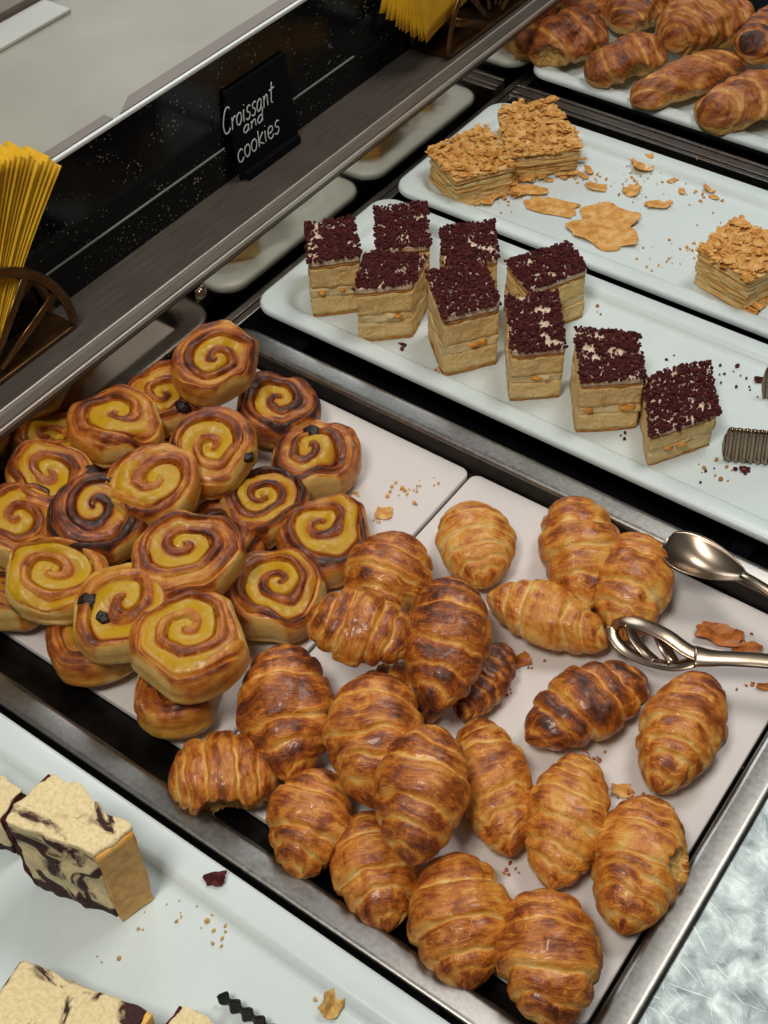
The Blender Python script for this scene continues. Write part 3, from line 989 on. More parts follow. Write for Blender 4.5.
# ------------------------------------------------------------------ CAKES
def slab(quad0, quad1, z0, z1, n=14, m=6, amp=.0008, seed=0, edge=.0, freq=120):
    """closed noisy block between two xy quads (FL, FR, BR, BL)"""
    q0, q1 = [np.array(q[:2]) for q in quad0], [np.array(q[:2]) for q in quad1]
    ring = []
    for s in range(4):
        for k in range(n):
            ring.append((s, k / n))
    V, F = [], []

    def pt(q, s, t):
        return q[s] * (1 - t) + q[(s + 1) % 4] * t
    for j in range(m + 1):
        f = j / m
        for s, t in ring:
            p = pt(q0, s, t) * (1 - f) + pt(q1, s, t) * f
            V.append((p[0], p[1], z0 * (1 - f) + z1 * f))
    nr = len(ring)
    F = grid_faces(m + 1, nr, True).tolist()
    for q, z, flip, base in ((q1, z1, False, m * nr), (q0, z0, True, 0)):
        idx = {}
        for i in range(n + 1):
            for j in range(n + 1):
                if j == 0:
                    r_ = i
                elif i == n:
                    r_ = n + j
                elif j == n:
                    r_ = 2 * n + (n - i)
                elif i == 0:
                    r_ = 3 * n + (n - j)
                else:
                    r_ = None
                if r_ is not None:
                    idx[i, j] = base + r_ % nr
                else:
                    u, v = i / n, j / n
                    p = (q[0] * (1 - u) + q[1] * u) * (1 - v) + (q[3] * (1 - u) + q[2] * u) * v
                    idx[i, j] = len(V)
                    V.append((p[0], p[1], z))
        for i in range(n):
            for j in range(n):
                f = [idx[i, j], idx[i + 1, j], idx[i + 1, j + 1], idx[i, j + 1]]
                F.append(f[::-1] if flip else f)
    V = np.array(V)
    c = V.mean(0)
    d = V - c
    d[:, 2] *= .15
    d = d / (np.linalg.norm(d, axis=1, keepdims=True) + 1e-9)
    nn = fbm(V * freq + seed * 3.7, seed, 3) - .5
    V = V + d * (nn * 2 * amp)[:, None]
    # soften vertical corners
    if edge:
        rr = np.linalg.norm((V - c)[:, :2], axis=1)
        V[:, :2] = c[:2] + (V - c)[:, :2] * (1 - edge * np.clip((rr / rr.max() - .8) / .2, 0, 1) ** 2)[:, None]
    return V, F


def corner_height(px_top, px_base, z0):
    b = at(*px_base, z0)
    r = ray(*px_top)
    # closest approach of the top ray to the vertical line above b
    t = (b[0] * r[0] + b[1] * r[1]) / (r[0] ** 2 + r[1] ** 2)
    return CAMH + t * r[2] - z0


def bil(q, u, v):
    q = [np.array(p[:2]) for p in q]
    return (q[0] * (1 - u) + q[1] * u) * (1 - v) + (q[3] * (1 - u) + q[2] * u) * v


def scatter_lumps(q, z, n, r0, r1, seed, mask=None, sub=1, over=.03, pile=.002):
    rng = np.random.RandomState(seed)
    parts = []
    I, IF = ico(sub)
    while len(parts) < n:
        u, v = rng.uniform(-over, 1 + over, 2)
        p = bil(q, u, v)
        if mask is not None:
            mv = vnoise(np.array([[p[0] * mask[0], p[1] * mask[0], seed * 1.3]]), seed)[0]
            if mv < mask[1] and rng.rand() < .78:
                continue
        r = rng.uniform(r0, r1) * (1.5 if rng.rand() < .12 else 1)
        sc = rng.uniform(.7, 1.3, 3)
        a = rng.uniform(0, 6.28)
        ro = np.array([[math.cos(a), -math.sin(a), 0], [math.sin(a), math.cos(a), 0], [0, 0, 1]])
        w = I * sc * (1 + .5 * (rng.rand(len(I), 1) - .5))
        parts.append(((w * r) @ ro.T + np.array([p[0], p[1], z + r * .35 + rng.uniform(0, pile)]), IF))
    return merge(parts)


def cocoa_cake(label, FL, FR, BR, BL, base, h_override, seed, cream=.42):
    z0 = .0003
    hs = [corner_height(t, b, z0) for t, b in base]
    h = h_override or sum(hs) / len(hs)
    q = [at(*p, z0 + h) for p in (FL, FR, BR, BL)]
    c = sum(q) / 4
    t = thing('cake_square', label, 'cake', T((c[0], c[1], z0)), 'chocolate-crumb cake squares')
    hb = h - .003
    lay = [(0, .05, 'base_crust', 'sponge_crust', .0010), (.05, .36, 'sponge_layer', 'sponge', .0020), (.36, .50, 'cream_filling', 'cream', .0030), (.50, .86, 'sponge_layer', 'sponge', .0022), (.86, .89, 'brown_line', 'sponge_crust', .0016), (.91, 1.0, 'cream_topping', 'top_cream', .0016)]
    rng = np.random.RandomState(seed)
    taper = rng.uniform(-.03, .05)
    c2 = c[:2]
    for k, (a, b, nm, mt, amp) in enumerate(lay):
        qa = [c2 + (p[:2] - c2) * (1 + taper * (1 - a)) for p in q]
        qb = [c2 + (p[:2] - c2) * (1 + taper * (1 - b)) for p in q]
        V, F = slab(qa, qb, z0 + a * hb, z0 + b * hb, 16, 6, amp, seed * 10 + k, .05)
        obj(nm, mesh(nm, V - [c[0], c[1], z0], F, mt), t).matrix_world = T((c[0], c[1], z0))
    # fruit pieces in the cream
    for k in range(2):
        u = rng.uniform(.15, .8)
        p = bil(q, u, .02) * .5 + bil([c2 + (p[:2] - c2) * (1 + taper) for p in q], u, .02) * .5
        I, IF = ico(2)
        e = (q[1][:2] - q[0][:2])
        e = e / np.linalg.norm(e)
        nrm = np.array([-e[1], e[0]])
        w = I * (1 + .5 * (vnoise(I * 1.3 + seed + k * 5, 3)[:, None] - .5)) * np.array([rng.uniform(.003, .008), .0045, rng.uniform(.0015, .0032)])
        V = np.stack([w[:, 0] * e[0] + w[:, 1] * nrm[0], w[:, 0] * e[1] + w[:, 1] * nrm[1], w[:, 2]], -1) + np.array([p[0] - c[0], p[1] - c[1], hb * .45])
        obj('fruit_piece', mesh('fruit', V, IF, 'fruit' if rng.rand() < .55 else 'cream'), t).matrix_world = T((c[0], c[1], z0))
    V, F = scatter_lumps(q, z0 + hb, 1400, .0006, .0017, seed + 50, (130, cream - .08))
    o = obj('cocoa_crumbs', mesh('cocoa_crumbs', V - [c[0], c[1], z0], F, 'cocoa', smooth=False), t)
    o.matrix_world = T((c[0], c[1], z0))
    KLOG.append((label[:30], round(h, 4), [round(x, 4) for x in hs], round(np.linalg.norm(q[1] - q[0]), 3), round(np.linalg.norm(q[3] - q[0]), 3)))
    return t


KLOG = []
cocoa_cake('narrow cake square at the far left end of the tray', (308, 260), (360, 253), (353, 216), (306, 222), [((308, 260), (314, 318))], None, 1, .5)
cocoa_cake('cake square at the back left, behind the wide one', (377, 247), (430, 243), (426, 201), (375, 206), [], .055, 2, .46)
cocoa_cake('wide cake square second from the left in the front row', (355, 287), (412, 281), (427, 253), (367, 250), [((411, 281), (414, 346)), ((356, 287), (359, 334))], None, 3, .45)
cocoa_cake('cake square behind the tallest one', (444, 263), (498, 256), (493, 219), (441, 226), [], .056, 4, .38)
cocoa_cake('tallest cake square, third from the left in the front row', (444, 315), (500, 301), (484, 261), (427, 271), [((444, 315), (450, 372)), ((499, 302), (504, 372))], None, 5, .34)
cocoa_cake('cake square standing behind, right of the middle', (530, 289), (587, 267), (566, 241), (507, 259), [((586, 267), (591, 318))], None, 6, .36)
cocoa_cake('slim cake square in the middle of the front row, hiding part of another', (512, 350), (566, 345), (557, 290), (507, 296), [((512, 350), (520, 405)), ((565, 346), (566, 398))], None, 7, .36)
cocoa_cake('cake square second from the right, with bare cream spots on top', (582, 380), (644, 375), (639, 333), (576, 326), [((582, 379), (586, 433)), ((642, 375), (640, 428))], None, 8, .44)
cocoa_cake('cake square at the right end beside the serrated tongs', (652, 434), (718, 411), (709, 360), (643, 375), [((653, 433), (656, 463)), ((717, 411), (716, 454))], None, 9, .30)


# flakes -----------------------------------------------------------
def flake_patch(w, d, seed, curl=.3, n=7, jag=.35):
    rng = np.random.RandomState(seed)
    u = np.linspace(-1, 1, n)
    X, Y = np.meshgrid(u, u, indexing='ij')
    ang = np.arctan2(Y, X)
    # square grid -> jagged disc
    r = np.maximum(np.abs(X), np.abs(Y))
    k = r * (1 + jag * (vnoise(np.stack([np.cos(ang) * 2.2, np.sin(ang) * 2.2, ang * 0], -1) + seed * 1.7, seed) - .5) * 2)
    x, y = np.cos(ang) * k, np.sin(ang) * k
    sq = .45
    x, y = x * (1 - sq) + X * sq * (1 + jag * (vnoise(np.stack([X, Y, X * 0], -1) * 3 + seed, seed + 2) - .5)), y * (1 - sq) + Y * sq
    z = curl * (x * rng.uniform(-.5, .5) + (x ** 2) * rng.uniform(.1, .6) + (vnoise(np.stack([x * 2, y * 2, x * 0], -1) + seed, seed + 5) - .5))
    V = np.stack([x * w / 2, y * d / 2, z * min(w, d) / 2], -1).reshape(-1, 3)
    V[:, 2] -= V[:, 2].min()
    F = grid_faces(n, n)
    th = .0006
    V2 = V + [0, 0, th]
    nn = n * n
    faces = F[:, ::-1].tolist() + (F + nn).tolist()
    bd = [i for i in range(n)] + [i * n + n - 1 for i in range(1, n)] + [(n - 1) * n + i for i in range(n - 2, -1, -1)] + [i * n for i in range(n - 2, 0, -1)]
    for i in range(len(bd)):
        a, b = bd[i], bd[(i + 1) % len(bd)]
        faces.append([a, b, b + nn, a + nn])
    return np.concatenate([V, V2]), faces


def rotz(V, a):
    return V @ np.array([[math.cos(a), math.sin(a), 0], [-math.sin(a), math.cos(a), 0], [0, 0, 1]])


def flaky_cake(label, quad, base, h0, seed):
    z0 = .0003
    hs = [corner_height(t, b, z0) for t, b in base]
    h = h0 or sum(hs) / len(hs) + .004
    q = [at(*p, z0 + h) for p in quad]
    c = sum(q) / 4
    c2 = c[:2]
    t = thing('layered_cake', label, 'cake', T((c[0], c[1], z0)), 'flaky layered cakes')
    rng = np.random.RandomState(seed)
    n = 9
    hb = h - .004
    zz = 0
    for k in range(n):
        hk = hb / n
        sc = 1 + rng.uniform(-.045, .045)
        off = rng.uniform(-.001, .001, 2)
        qq = [c2 + (p[:2] - c2) * sc + off for p in q]
        V, F = slab(qq, qq, z0 + zz, z0 + zz + hk * .66, 16, 2, .0026, seed * 20 + k, .05, 90)
        V[:, 2] += .0016 * (vnoise(np.stack([V[:, 0] * 60, V[:, 1] * 60, V[:, 0] * 0 + k], -1), seed) - .5)
        obj('pastry_layer', mesh('pastry_layer', V - [c[0], c[1], z0], F, 'flaky'), t).matrix_world = T((c[0], c[1], z0))
        if k < n - 1:
            qq = [c2 + (p[:2] - c2) * (sc - .02) for p in q]
            V, F = slab(qq, qq, z0 + zz + hk * .55, z0 + zz + hk * 1.1, 14, 2, .0016, seed * 31 + k, .06, 90)
            obj('cream_layer', mesh('cream_layer', V - [c[0], c[1], z0], F, 'cream'), t).matrix_world = T((c[0], c[1], z0))
        zz += hk
    parts = []
    for i in range(360):
        u, v = rng.uniform(-.03, 1.03, 2)
        p = bil(q, u, v)
        V, F = flake_patch(rng.uniform(.004, .013), rng.uniform(.003, .009), seed * 100 + i, .5, 4, .5)
        tl = rng.uniform(-.32, .32)
        V = V @ np.array([[math.cos(tl), 0, -math.sin(tl)], [0, 1, 0], [math.sin(tl), 0, math.cos(tl)]])
        V = rotz(V, rng.uniform(0, 6.28)) + [p[0] - c[0], p[1] - c[1], hb - .002 + rng.uniform(0, .0032)]
        parts.append((V, F))
    V, F = merge(parts)
    obj('flaky_topping', mesh('flaky_topping', V, F, 'flake', smooth=False), t).matrix_world = T((c[0], c[1], z0))
    # flakes fallen against the foot
    parts = []
    for i in range(40):
        s = rng.randint(0, 2)
        u = rng.uniform(-.1, 1.1)
        p = bil(q, u, rng.uniform(-.12, -.01)) if s == 0 else bil(q, rng.uniform(1.01, 1.14), u)
        V, F = flake_patch(rng.uniform(.005, .014), rng.uniform(.004, .01), seed * 300 + i, .6, 4, .4)
        V = rotz(V, rng.uniform(0, 6.28)) + [p[0] - c[0], p[1] - c[1], rng.uniform(0, .004)]
        parts.append((V, F))
    V, F = merge(parts)
    obj('fallen_flakes', mesh('fallen_flakes', V, F, 'flake', smooth=False), t).matrix_world = T((c[0], c[1], z0))
    KLOG.append((label[:30], round(h, 4), [round(x, 4) for x in hs]))
    return t


flaky_cake('flaky layered cake square at the left end of its tray', [(456, 174), (513, 160), (484, 122), (430, 147)], [((457, 174), (460, 204))], None, 1)
flaky_cake('flaky layered cake square second from the left, surrounded by flakes', [(512, 152), (582, 143), (554, 96), (499, 104)], [((512, 152), (517, 178))], None, 2)
flaky_cake('flaky layered cake square cut off by the right photo edge', [(752, 276), (805, 246), (738, 216), (700, 246)], [((752, 276), (755, 311))], None, 3)


def loose_flake(label, px, py, w, d, ang, seed, z=.0003, mat='flake', name='pastry_flake', cat='pastry flake', group='loose flakes on the layered cake tray', curl=.3, n=11, jag=.5):
    V, F = flake_patch(w, d, seed, curl, n, jag)
    V = rotz(V, ang)
    p = at(px, py, z)
    return tag(obj(name, mesh(name, V, F, mat, smooth=False), None, T(p)), label, cat, group)


loose_flake('large flat pastry sheet broken off in the middle of the tray', 603, 229, .066, .064, .5, 4, curl=.12, n=19, jag=.75)
loose_flake('flat pastry flake below the second layered cake', 551, 207, .05, .026, .2, 2, curl=.1, n=13)
loose_flake('pastry flake at the foot between the two left layered cakes', 520, 190, .05, .018, .3, 8, curl=.25, n=13)
loose_flake('upright curled flake near the back rim of the layered cake tray', 643, 166, .028, .026, 1.2, 3, curl=.6)
loose_flake('thin flake below the upright curled one', 631, 192, .018, .018, .1, 4, curl=.4)
loose_flake('flake left of the upright curled one', 597, 188, .02, .014, .4, 5, curl=.3)
loose_flake('long flake right of the large flat sheet', 658, 206, .027, .012, .6, 6, curl=.5)
loose_flake('small flake near the back rim above the right layered cake', 709, 190, .012, .012, .6, 7, curl=.6)
for i, (px, py, nm) in enumerate(((672, 181, 'first'), (682, 192, 'second'), (714, 198, 'third'))):
    loose_flake('narrow upright flake, %s from the left along the back rim' % nm, px, py, .012, .006, 1.1 + i, 20 + i, curl=.6, n=6)


def crumbs(name, label, pts, mat, seed, z, r0=.0006, r1=.0018):
    rng = np.random.RandomState(seed)
    parts = []
    I, IF = ico(1)
    for (px, py, spread, n) in pts:
        for k in range(n):
            p = at(px + rng.normal(0, spread), py + rng.normal(0, spread * .7), z)
            r = rng.uniform(r0, r1)
            parts.append((I * r * rng.uniform(.6, 1.4, (1, 3)) * (1 + .4 * (rng.rand(len(I), 1) - .5)) + p + [0, 0, r * .5], IF))
    V, F = merge(parts)
    o = obj(name, mesh(name, V, F, mat, smooth=False))
    return tag(o, label, 'crumbs', None, 'stuff')


crumbs('pastry_crumbs', 'golden crumbs scattered on the layered cake tray', [(640, 185, 26, 40), (590, 180, 14, 20), (700, 195, 22, 22), (680, 250, 14, 18), (510, 198, 10, 14), (650, 262, 12, 10)], 'flake', 1, .0002)
crumbs('cocoa_crumbs', 'dark cocoa crumbs scattered on the chocolate cake tray', [(730, 375, 14, 10), (760, 385, 8, 6), (625, 438, 4, 4), (400, 345, 3, 8), (712, 470, 12, 5), (665, 363, 5, 3), (745, 470, 6, 3)], 'cocoa', 2, .0002, .0006, .0022)
crumbs('sponge_crumbs', 'pale crumbs scattered on the chocolate cake tray', [(735, 375, 3, 2), (722, 470, 8, 10), (438, 372, 4, 14), (600, 310, 8, 3)], 'sponge_crust', 3, .0002, .0006, .002)
crumbs('croissant_crumbs', 'brown pastry crumbs scattered on the croissant liner', [(588, 760, 10, 12), (622, 795, 10, 14), (520, 665, 10, 10), (505, 692, 3, 6), (742, 645, 12, 8), (600, 830, 12, 8), (748, 685, 8, 6), (690, 800, 24, 6), (510, 870, 6, 8)], 'brown_flake', 4, LINER_Z + .0002, .0006, .0018)
crumbs('bun_crumbs', 'golden crumbs scattered on the liner right of the buns', [(405, 492, 10, 16), (382, 516, 5, 16), (355, 495, 3, 8), (432, 485, 6, 5)], 'flake', 5, LINER_Z + .0002, .0006, .0018)
crumbs('cake_crumbs', 'pale crumbs scattered on the marble cake tray', [(180, 915, 14, 10), (215, 930, 14, 12), (120, 945, 20, 6), (330, 1005, 10, 5)], 'inner', 6, .0002, .0005, .0014)
G2 = 'pastry fragments on the croissant liner'
loose_flake('larger brown croissant fragment above the tongs handle', 717, 636, .034, .018, .3, 31, LINER_Z + .0003, 'brown_flake', 'croissant_fragment', 'pastry flake', G2, .6)
loose_flake('smaller brown croissant fragment touching the tongs handle', 745, 651, .022, .014, .3, 32, LINER_Z + .0003, 'brown_flake', 'croissant_fragment', 'pastry flake', G2, .6)
loose_flake('brown fragment at the right photo edge below the tongs', 766, 687, .014, .006, .6, 33, LINER_Z + .0003, 'brown_flake', 'croissant_fragment', 'pastry flake', G2, .6)
loose_flake('golden flake above the croissant with a hole in its side', 622, 791, .014, .01, .6, 34, LINER_Z + .0003, 'flake', 'croissant_fragment', 'pastry flake', G2, .4)
loose_flake('golden flake on the bun liner', 384, 514, .013, .012, .6, 35, LINER_Z + .0003, 'flake', 'croissant_fragment', 'pastry flake', G2, .4)
loose_flake('brown flake beside the pale sideways croissant', 518, 662, .018, .012, .8, 36, LINER_Z + .0003, 'brown_flake', 'croissant_fragment', 'pastry flake', G2, .4)
loose_flake('dark star-shaped chocolate chip on the marble cake tray', 215, 880, .013, .009, .8, 37, .0085, 'cocoa', 'chocolate_chip', 'crumb', None, .5)
loose_flake('pale cake crumb near the lower photo edge on the marble cake tray', 334, 1006, .012, .018, .2, 38, .0003, 'inner', 'cake_fragment', 'crumb', None, .9)
loose_flake('dark chocolate chip near the right photo edge on the chocolate cake tray', 762, 381, .014, .008, .6, 39, .0003, 'cocoa', 'chocolate_chip', 'crumb', None, .6)
loose_flake('dark chocolate chip below the right end cake square', 745, 470, .009, .006, .6, 40, .0003, 'cocoa', 'chocolate_chip', 'crumb', None, .6)


# ------------------------------------------------------------------ MARBLE CAKE
def marble_cake(label, quad, base, h0, seed, crust_side=1, choc_top=.06, dark_side=None):
    z0 = .0003
    hs = [corner_height(t, b, z0) for t, b in base]
    h = h0 or sum(hs) / len(hs)
    q = [at(*p, z0 + h) for p in quad]
    c = sum(q) / 4
    t = thing('marble_cake_slice', label, 'cake', T((c[0], c[1], z0)), 'marble cake slices')
    m = T((c[0], c[1], z0))
    q2 = [c + (p - c) * .93 for p in q]
    V, F = slab(q2, q, z0, z0 + h, 34, 26, .0050, seed, .05, 75)
    V = V - [c[0], c[1], z0]
    n_ = fbm(V * 400 + seed, seed + 3, 2) - .5
    V = V + (V / (np.linalg.norm(V, axis=1, keepdims=True) + 1e-9)) * (n_ * .0014)[:, None]
    zn = V[:, 2] / h
    choc = np.where(zn > .93, choc_top, .15 + .5 * np.clip(.30 - zn, 0, 1))
    obj('cake_body', mesh('cake_body', V, F, 'marble', dict(choc=choc)), t, m)
    sides = [(crust_side, 'cake_crust', 'baked_crust')] + ([(dark_side, 'cocoa', 'dark_crust')] if dark_side is not None else [])
    for s, mt, nm in sides:
        A, B = q[s][:2] - c[:2], q[(s + 1) % 4][:2] - c[:2]
        e = (B - A) / np.linalg.norm(B - A)
        nr = np.array([e[1], -e[0]])
        qq = [A + nr * .0028 + e * .001, B + nr * .0028 - e * .001, B - nr * .001 - e * .001, A - nr * .001 + e * .001]
        V, F = slab(qq, qq, .0005, h * .96, 16, 16, .0022, seed + 7, .0, 70)
        obj(nm, mesh(nm, V, F, mt), t, m)
    KLOG.append((label[:30], round(h, 4), [round(x, 4) for x in hs]))
    return t


marble_cake('marble cake slice with a pale top and golden crust at the left edge', [(2, 820), (92, 853), (131, 826), (52, 772)], [((92, 853), (107, 926))], None, 1, 1, .07, 3)
marble_cake('marble cake slice with a dark end at the bottom left corner of the photo', [(-22, 1026), (110, 1062), (148, 1010), (24, 962)], [], .042, 2, 1, .12, 3)
marble_cake('small marble cake piece cut off by the bottom photo edge', [(165, 1030), (200, 1050), (222, 1026), (185, 1004)], [], .03, 3, 1, .08, 3)
marble_cake('marble cake slice cut off by the left photo edge', [(-60, 800), (0, 822), (22, 790), (-30, 752)], [], .045, 4, 1, .0, 1)


# ------------------------------------------------------------------ TONGS
def spoon_arm(t):
    z = .018
    tip, neck = at(664, 541, z + .004), at(748, 577, z + .002)
    ax = neck - tip
    L = np.linalg.norm(ax)
    ax = ax / L
    side = np.cross([0, 0, 1], ax)
    side = side / np.linalg.norm(side)
    up = np.cross(ax, side)
    W = .040
    V = []
    nu, nv = 26, 17
    for lay in (0, 1):
        for i in range(nu):
            s = i / (nu - 1)
            w = W / 2 * (math.sin(PI * min(1, s ** .62)) ** .62 if s < .98 else 0) * (1.0)
            w = max(w, .0032 if s > .5 else .0004)
            dep = .011 * math.sin(PI * min(1, s * 1.02)) ** .8
            for j in range(nv):
                v = j / (nv - 1) * 2 - 1
                V.append(tip + ax * (s * L) + side * (v * w) + up * (-dep * (1 - v * v) * 1.0 + (-.0009 if lay else 0)))
    F = grid_faces(nu, nv)
    n = nu * nv
    faces = F.tolist() + (F[:, ::-1] + n).tolist()
    bd = [i for i in range(nv)] + [i * nv + nv - 1 for i in range(1, nu)] + [(nu - 1) * nv + i for i in range(nv - 2, -1, -1)] + [i * nv for i in range(nu - 2, 0, -1)]
    for i in range(len(bd)):
        a, b = bd[i], bd[(i + 1) % len(bd)]
        faces.append([b, a, a + n, b + n])
    obj('spoon_bowl', mesh('spoon_bowl', V, faces, 'spoon'), t)
    pts = smooth_path([at(742, 574.5, z + .002), at(756, 583, z + .004), at(800, 612, .022), at(860, 652, .024), TJ], 6)
    n = len(pts)
    V, F = tube(pts, [.0036 + .0012 * min(1, i / 8) for i in range(n)], 12, .45)
    obj('spoon_handle', mesh('spoon_handle', V, F, 'spoon'), t)


TJ = at(905, 684, .022)


def slotted_arm(t):
    zt = .012
    Z = lambda x: zt + .006 * (1 if x > 690 else 0) + .003
    parts = []

    def bar(px, r, fl=.4):
        p = smooth_path([at(x, y, z) for x, y, z in px], 6)
        r = r[:len(p)] if isinstance(r, list) else r
        parts.append(tube(p, r, 10, fl))
    # outer loop, upper bar then lower bar, then tines across
    bar([(612, 626, .006), (621, 620, .012), (640, 624, .018), (665, 635, .02), (685, 649, .018), (702, 657, .017)], [.004] + [.0062] * 40, .22)
    bar([(612, 626, .006), (614, 638, .004), (626, 651, .002), (648, 661, .004), (672, 666, .009), (690, 663, .014), (702, 657, .017)], [.004] + [.0048] * 40, .25)
    bar([(629, 623, .016), (634, 638, .009), (645, 652, .005), (655, 661, .005)], .0042, .25)
    bar([(657, 632, .019), (664, 646, .013), (674, 663, .010)], .0046, .25)
    bar([(694, 656, .017), (712, 658, .0175), (740, 659, .018), (775, 662, .02), (830, 671, .022), tuple((905, 684, .022))], [.0092, .0090, .0088, .0084, .008, .0076, .0072, .0070] + [.0066] * 40, .28)
    V, F = merge(parts)
    obj('slotted_head', mesh('slotted_head', V, F, 'spoon'), t)


tg = thing('serving_tongs', 'steel serving tongs with a spoon arm and a slotted arm over the croissants', 'tongs', T(TJ))
spoon_arm(tg)
slotted_arm(tg)
V, F = tube(smooth_path([TJ + [-.004, .004, 0], TJ + [.03, .002, .004], TJ + [.06, -.006, .006], TJ + [.03, -.012, .004], TJ + [-.004, -.004, 0]], 6), .004, 10, .5)
obj('spring_bend', mesh('spring', V, F, 'spoon'), tg)
for ch in list(tg.children):
    ch.matrix_parent_inverse = tg.matrix_world.inverted()


def serrated_blade(name, p0, p1, up, w, mat, waves, amp=.0012, nu=90, nv=9, th=.0012):
    p0, p1, up = np.array(p0), np.array(p1), np.array(up, float)
    ax = p1 - p0
    L = np.linalg.norm(ax)
    ax = ax / L
    up = up - ax * up.dot(ax)
    up = up / np.linalg.norm(up)
    nr = np.cross(ax, up)
    V = []
    for lay in (0, 1):
        for i in range(nu):
            s = i / (nu - 1)
            for j in range(nv):
                v = j / (nv - 1)
                ph = s * waves * 2 * PI + v * 1.2
                tip = min(1, s / .06) ** .5
                vv = (v - .5) * tip + .5
                vv += (.03 * math.sin(ph)) * (1 if v > .9 else 0)
                V.append(p0 + ax * (s * L) + up * (vv * w) + nr * (amp * math.sin(ph) + (th if lay else 0)))
    F = grid_faces(nu, nv)
    n = nu * nv
    faces = F.tolist() + (F[:, ::-1] + n).tolist()
    bd = [i for i in range(nv)] + [i * nv + nv - 1 for i in range(1, nu)] + [(nu - 1) * nv + i for i in range(nv - 2, -1, -1)] + [i * nv for i in range(nu - 2, 0, -1)]
    for i in range(len(bd)):
        a, b = bd[i], bd[(i + 1) % len(bd)]
        faces.append([b, a, a + n, b + n])
    return mesh(name, V, faces, mat)


# cake tongs at the right end of the chocolate cake tray
p0, p1 = at(719, 460, .001), at(880, 478, .001)
ct = thing('cake_tongs', 'steel cake tongs with a ribbed blade at the right end of the chocolate cakes', 'tongs', T(p1))
me = serrated_blade('ribbed_blade', p0, at(800, 467, .001), (0.0, .35, 1), .030, 'spoon', 11, .0011)
obj('ribbed_blade', me, ct)
V, F = tube(smooth_path([at(798, 452, .012), at(830, 450, .02), at(900, 452, .03)], 5), .005, 10, .5)
obj('tong_handle', mesh('tong_handle', V, F, 'spoon'), ct)
me = serrated_blade('ribbed_blade', at(759, 398, .001), at(815, 400, .001), (0.0, .35, 1), .030, 'spoon', 6, .0011)
obj('ribbed_blade', me, ct)
V, F = tube(smooth_path([at(812, 390, .012), at(850, 415, .02), at(900, 452, .03)], 5), .005, 10, .5)
obj('tong_handle', mesh('tong_handle', V, F, 'spoon'), ct)
for ch in list(ct.children):
    ch.matrix_parent_inverse = ct.matrix_world.inverted()

# tongs on the marble cake tray, only the tip of one blade in view
p0, p1 = at(219, 1000, .001), at(330, 1075, .001)
mt = thing('cake_tongs', 'dark steel tongs with a serrated tip at the bottom edge of the photo', 'tongs', T(p1))
obj('ribbed_blade', serrated_blade('serrated', p0, p1, (-.2, .2, 1), .012, 'pan_dark', 9, .0016), mt)
V, F = tube(smooth_path([p1 + [-.004, .003, .006], at(380, 1105, .015), at(430, 1130, .02)], 5), .005, 10, .5)
obj('tong_handle', mesh('tong_handle', V, F, 'spoon'), mt)
for ch in list(mt.children):
    ch.matrix_parent_inverse = mt.matrix_world.inverted()


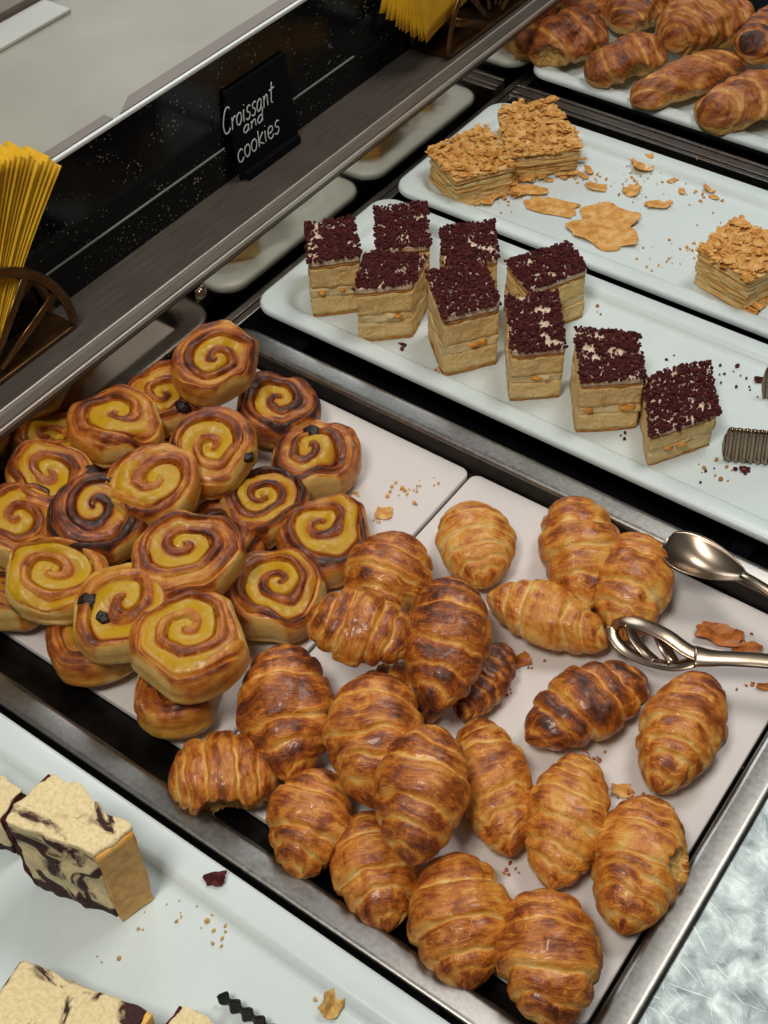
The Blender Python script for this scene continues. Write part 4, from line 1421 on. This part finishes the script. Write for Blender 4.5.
# ------------------------------------------------------------------ NAPKIN HOLDERS
def napkin_holder(label, yc, x0, x1, R, angs, nlabel, group, seed, reach=.105, flat=0):
    z0 = LZ + .0015
    m = T(((x0 + x1) / 2, yc, z0))
    t = thing('napkin_holder', label, 'napkin holder', m)
    hw = (x1 - x0) / 2
    obj('base_plate', boxes('base', [(-hw, -R, 0, hw, R, .003)], 'bronze', .0008), t, m)
    for sx in (-1, 1):
        x = sx * (hw - .0015)
        parts = []
        pts = [(x, R * math.cos(a), .003 + R * .98 * math.sin(a)) for a in np.linspace(0, PI, 33)]
        V, F = tube(pts, .0045, 8, .45, (1, 0, 0))
        fr = obj('side_frame', mesh('side_frame', V, F, 'bronze'), t, m)
        for a in (.42, .85, 1.28, 1.86, 2.29, 2.72):
            V, F = tube([(x, .02 * math.cos(a), .003 + .02 * math.sin(a)), (x, R * math.cos(a), .003 + R * .98 * math.sin(a))], [.003, .005], 8, .35, (1, 0, 0))
            obj('spoke', mesh('spoke', V, F, 'bronze'), fr, m)
    rng = np.random.RandomState(seed)
    for i in range(flat):
        # square sheets standing side by side, each turned a little more than the last
        sd = .058
        a = math.radians(-26 + 40 * i / flat + rng.uniform(-4, 4))
        xo = -hw + .006 + (2 * hw - .012) * i / flat
        nn = 9
        V = []
        for lay in (0, 1):
            for j in range(nn):
                for k in range(nn):
                    u_, v_ = (j / (nn - 1) * 2 - 1) * sd, (k / (nn - 1) * 2 - 1) * sd
                    V.append((xo + .0010 * math.sin(u_ * 60 + .4) + (.0007 if lay else 0), -.075 + .004 * i / flat + u_ * math.cos(a) - v_ * math.sin(a), .098 + u_ * math.sin(a) + v_ * math.cos(a)))
        F = grid_faces(nn, nn)
        n = nn * nn
        bd = [q for q in range(nn)] + [q * nn + nn - 1 for q in range(1, nn)] + [(nn - 1) * nn + q for q in range(nn - 2, -1, -1)] + [q * nn for q in range(nn - 2, 0, -1)]
        faces = F.tolist() + (F[:, ::-1] + n).tolist() + [[bd[(q + 1) % len(bd)], bd[q], bd[q] + n, bd[(q + 1) % len(bd)] + n] for q in range(len(bd))]
        tag(obj('paper_napkin', mesh('napkin', V, faces, 'napkin'), None, m), nlabel, 'napkin', group)
    for i, a in enumerate(angs):
        w = 2 * hw - .008
        d = np.array([0, math.cos(a), math.sin(a)])
        nr = np.array([0, -math.sin(a), math.cos(a)])
        V = []
        nu, nv = 9, 14
        r0, r1 = .040, reach + rng.uniform(-.004, .004)
        wob = rng.uniform(-.0012, .0012)
        for lay in (0, 1):
            for j in range(nv):
                s = j / (nv - 1)
                rr = r0 + (r1 - r0) * s
                flare = 1 + .25 * max(0, (rr - R) / (r1 - R + 1e-6)) ** 1.3
                for k in range(nu):
                    v = k / (nu - 1) * 2 - 1
                    p = d * rr + nr * (.002 * math.sin(s * PI) + .0022 * math.sin(v * 2.5) * s + (.0007 if lay else 0)) + np.array([v * w / 2 * flare + wob, 0, .004])
                    V.append(p)
        F = grid_faces(nv, nu)
        n = nu * nv
        faces = F.tolist() + (F[:, ::-1] + n).tolist()
        bd = [q for q in range(nu)] + [q * nu + nu - 1 for q in range(1, nv)] + [(nv - 1) * nu + q for q in range(nu - 2, -1, -1)] + [q * nu for q in range(nv - 2, 0, -1)]
        for q in range(len(bd)):
            e, f = bd[q], bd[(q + 1) % len(bd)]
            faces.append([f, e, e + n, f + n])
        tag(obj('paper_napkin', mesh('napkin', V, faces, 'napkin'), None, m), nlabel, 'napkin', group)


# right end of the left holder's bottom rail
e = at(77, 328, LZ)
napkin_holder('bronze fan-shaped napkin holder at the left photo edge on the steel ledge', e[1] - .098, -.737, e[0] + .0005, .098, np.linspace(.84, 2.3, 58), 'yellow paper napkin fanned in the holder at the left photo edge', 'yellow napkins in the left holder', 5, .185)
e2 = at(447, 63, LZ)
napkin_holder('bronze napkin holder at the top of the photo on the steel ledge', e2[1] + .09, -.737, -.690, .085, np.linspace(.6, 1.2, 14), 'yellow paper napkin in the holder at the top of the photo', 'yellow napkins in the back holder', 6, .165, 14)

# ------------------------------------------------------------------ LIGHT, WORLD, CAMERA
w = bpy.data.worlds.new('World')
S.world = w
w.use_nodes = True
nt = w.node_tree
bg = nt.nodes['Background']
tc = nt.nodes.new('ShaderNodeTexCoord')
sx = nt.nodes.new('ShaderNodeSeparateXYZ')
cr = nt.nodes.new('ShaderNodeValToRGB')
cr.color_ramp.elements[0].color = (.10, .095, .09, 1)
cr.color_ramp.elements[1].color = (.95, .93, .88, 1)
cr.color_ramp.elements[0].position = .25
nt.links.new(tc.outputs['Generated'], sx.inputs[0])
nt.links.new(sx.outputs['Z'], cr.inputs[0])
nt.links.new(cr.outputs[0], bg.inputs[0])
bg.inputs[1].default_value = .16


def area(name, loc, target, size, power, color=(1, 1, 1), sy=None):
    l = bpy.data.lights.new(name, 'AREA')
    l.energy = power
    l.color = color
    l.size = size
    if sy:
        l.shape = 'RECTANGLE'
        l.size_y = sy
    o = bpy.data.objects.new(name, l)
    COL.objects.link(o)
    o.location = loc
    o.rotation_euler = (Vector(target) - Vector(loc)).to_track_quat('-Z', 'Y').to_euler()
    return o


area('ceiling_light_a', (-.15, 1.45, 2.1), (-.4, .6, 0), .7, 16.5, (1, .97, .92))
area('ceiling_light_b', (-.25, -.40, 1.9), (-.4, .5, 0), .45, 21, (1, .94, .85))
area('ceiling_light_c', (-1.9, 2.0, 1.4), (-.6, .7, 0), .9, 12, (.93, .98, 1))

cam = bpy.data.cameras.new('Camera')
cam.sensor_fit = 'VERTICAL'
cam.sensor_height = 24
cam.lens = FPX / 1024 * 24
cam.clip_start = .02
co = bpy.data.objects.new('Camera', cam)
COL.objects.link(co)
mm = Matrix((RW[:, 0], -RW[:, 1], -RW[:, 2])).transposed().to_4x4()
mm.translation = Vector(CAM)
co.matrix_world = mm
S.camera = co

S.view_settings.view_transform = 'Standard'
S.view_settings.look = 'None'
S.view_settings.exposure = .12
S.view_settings.gamma = 1
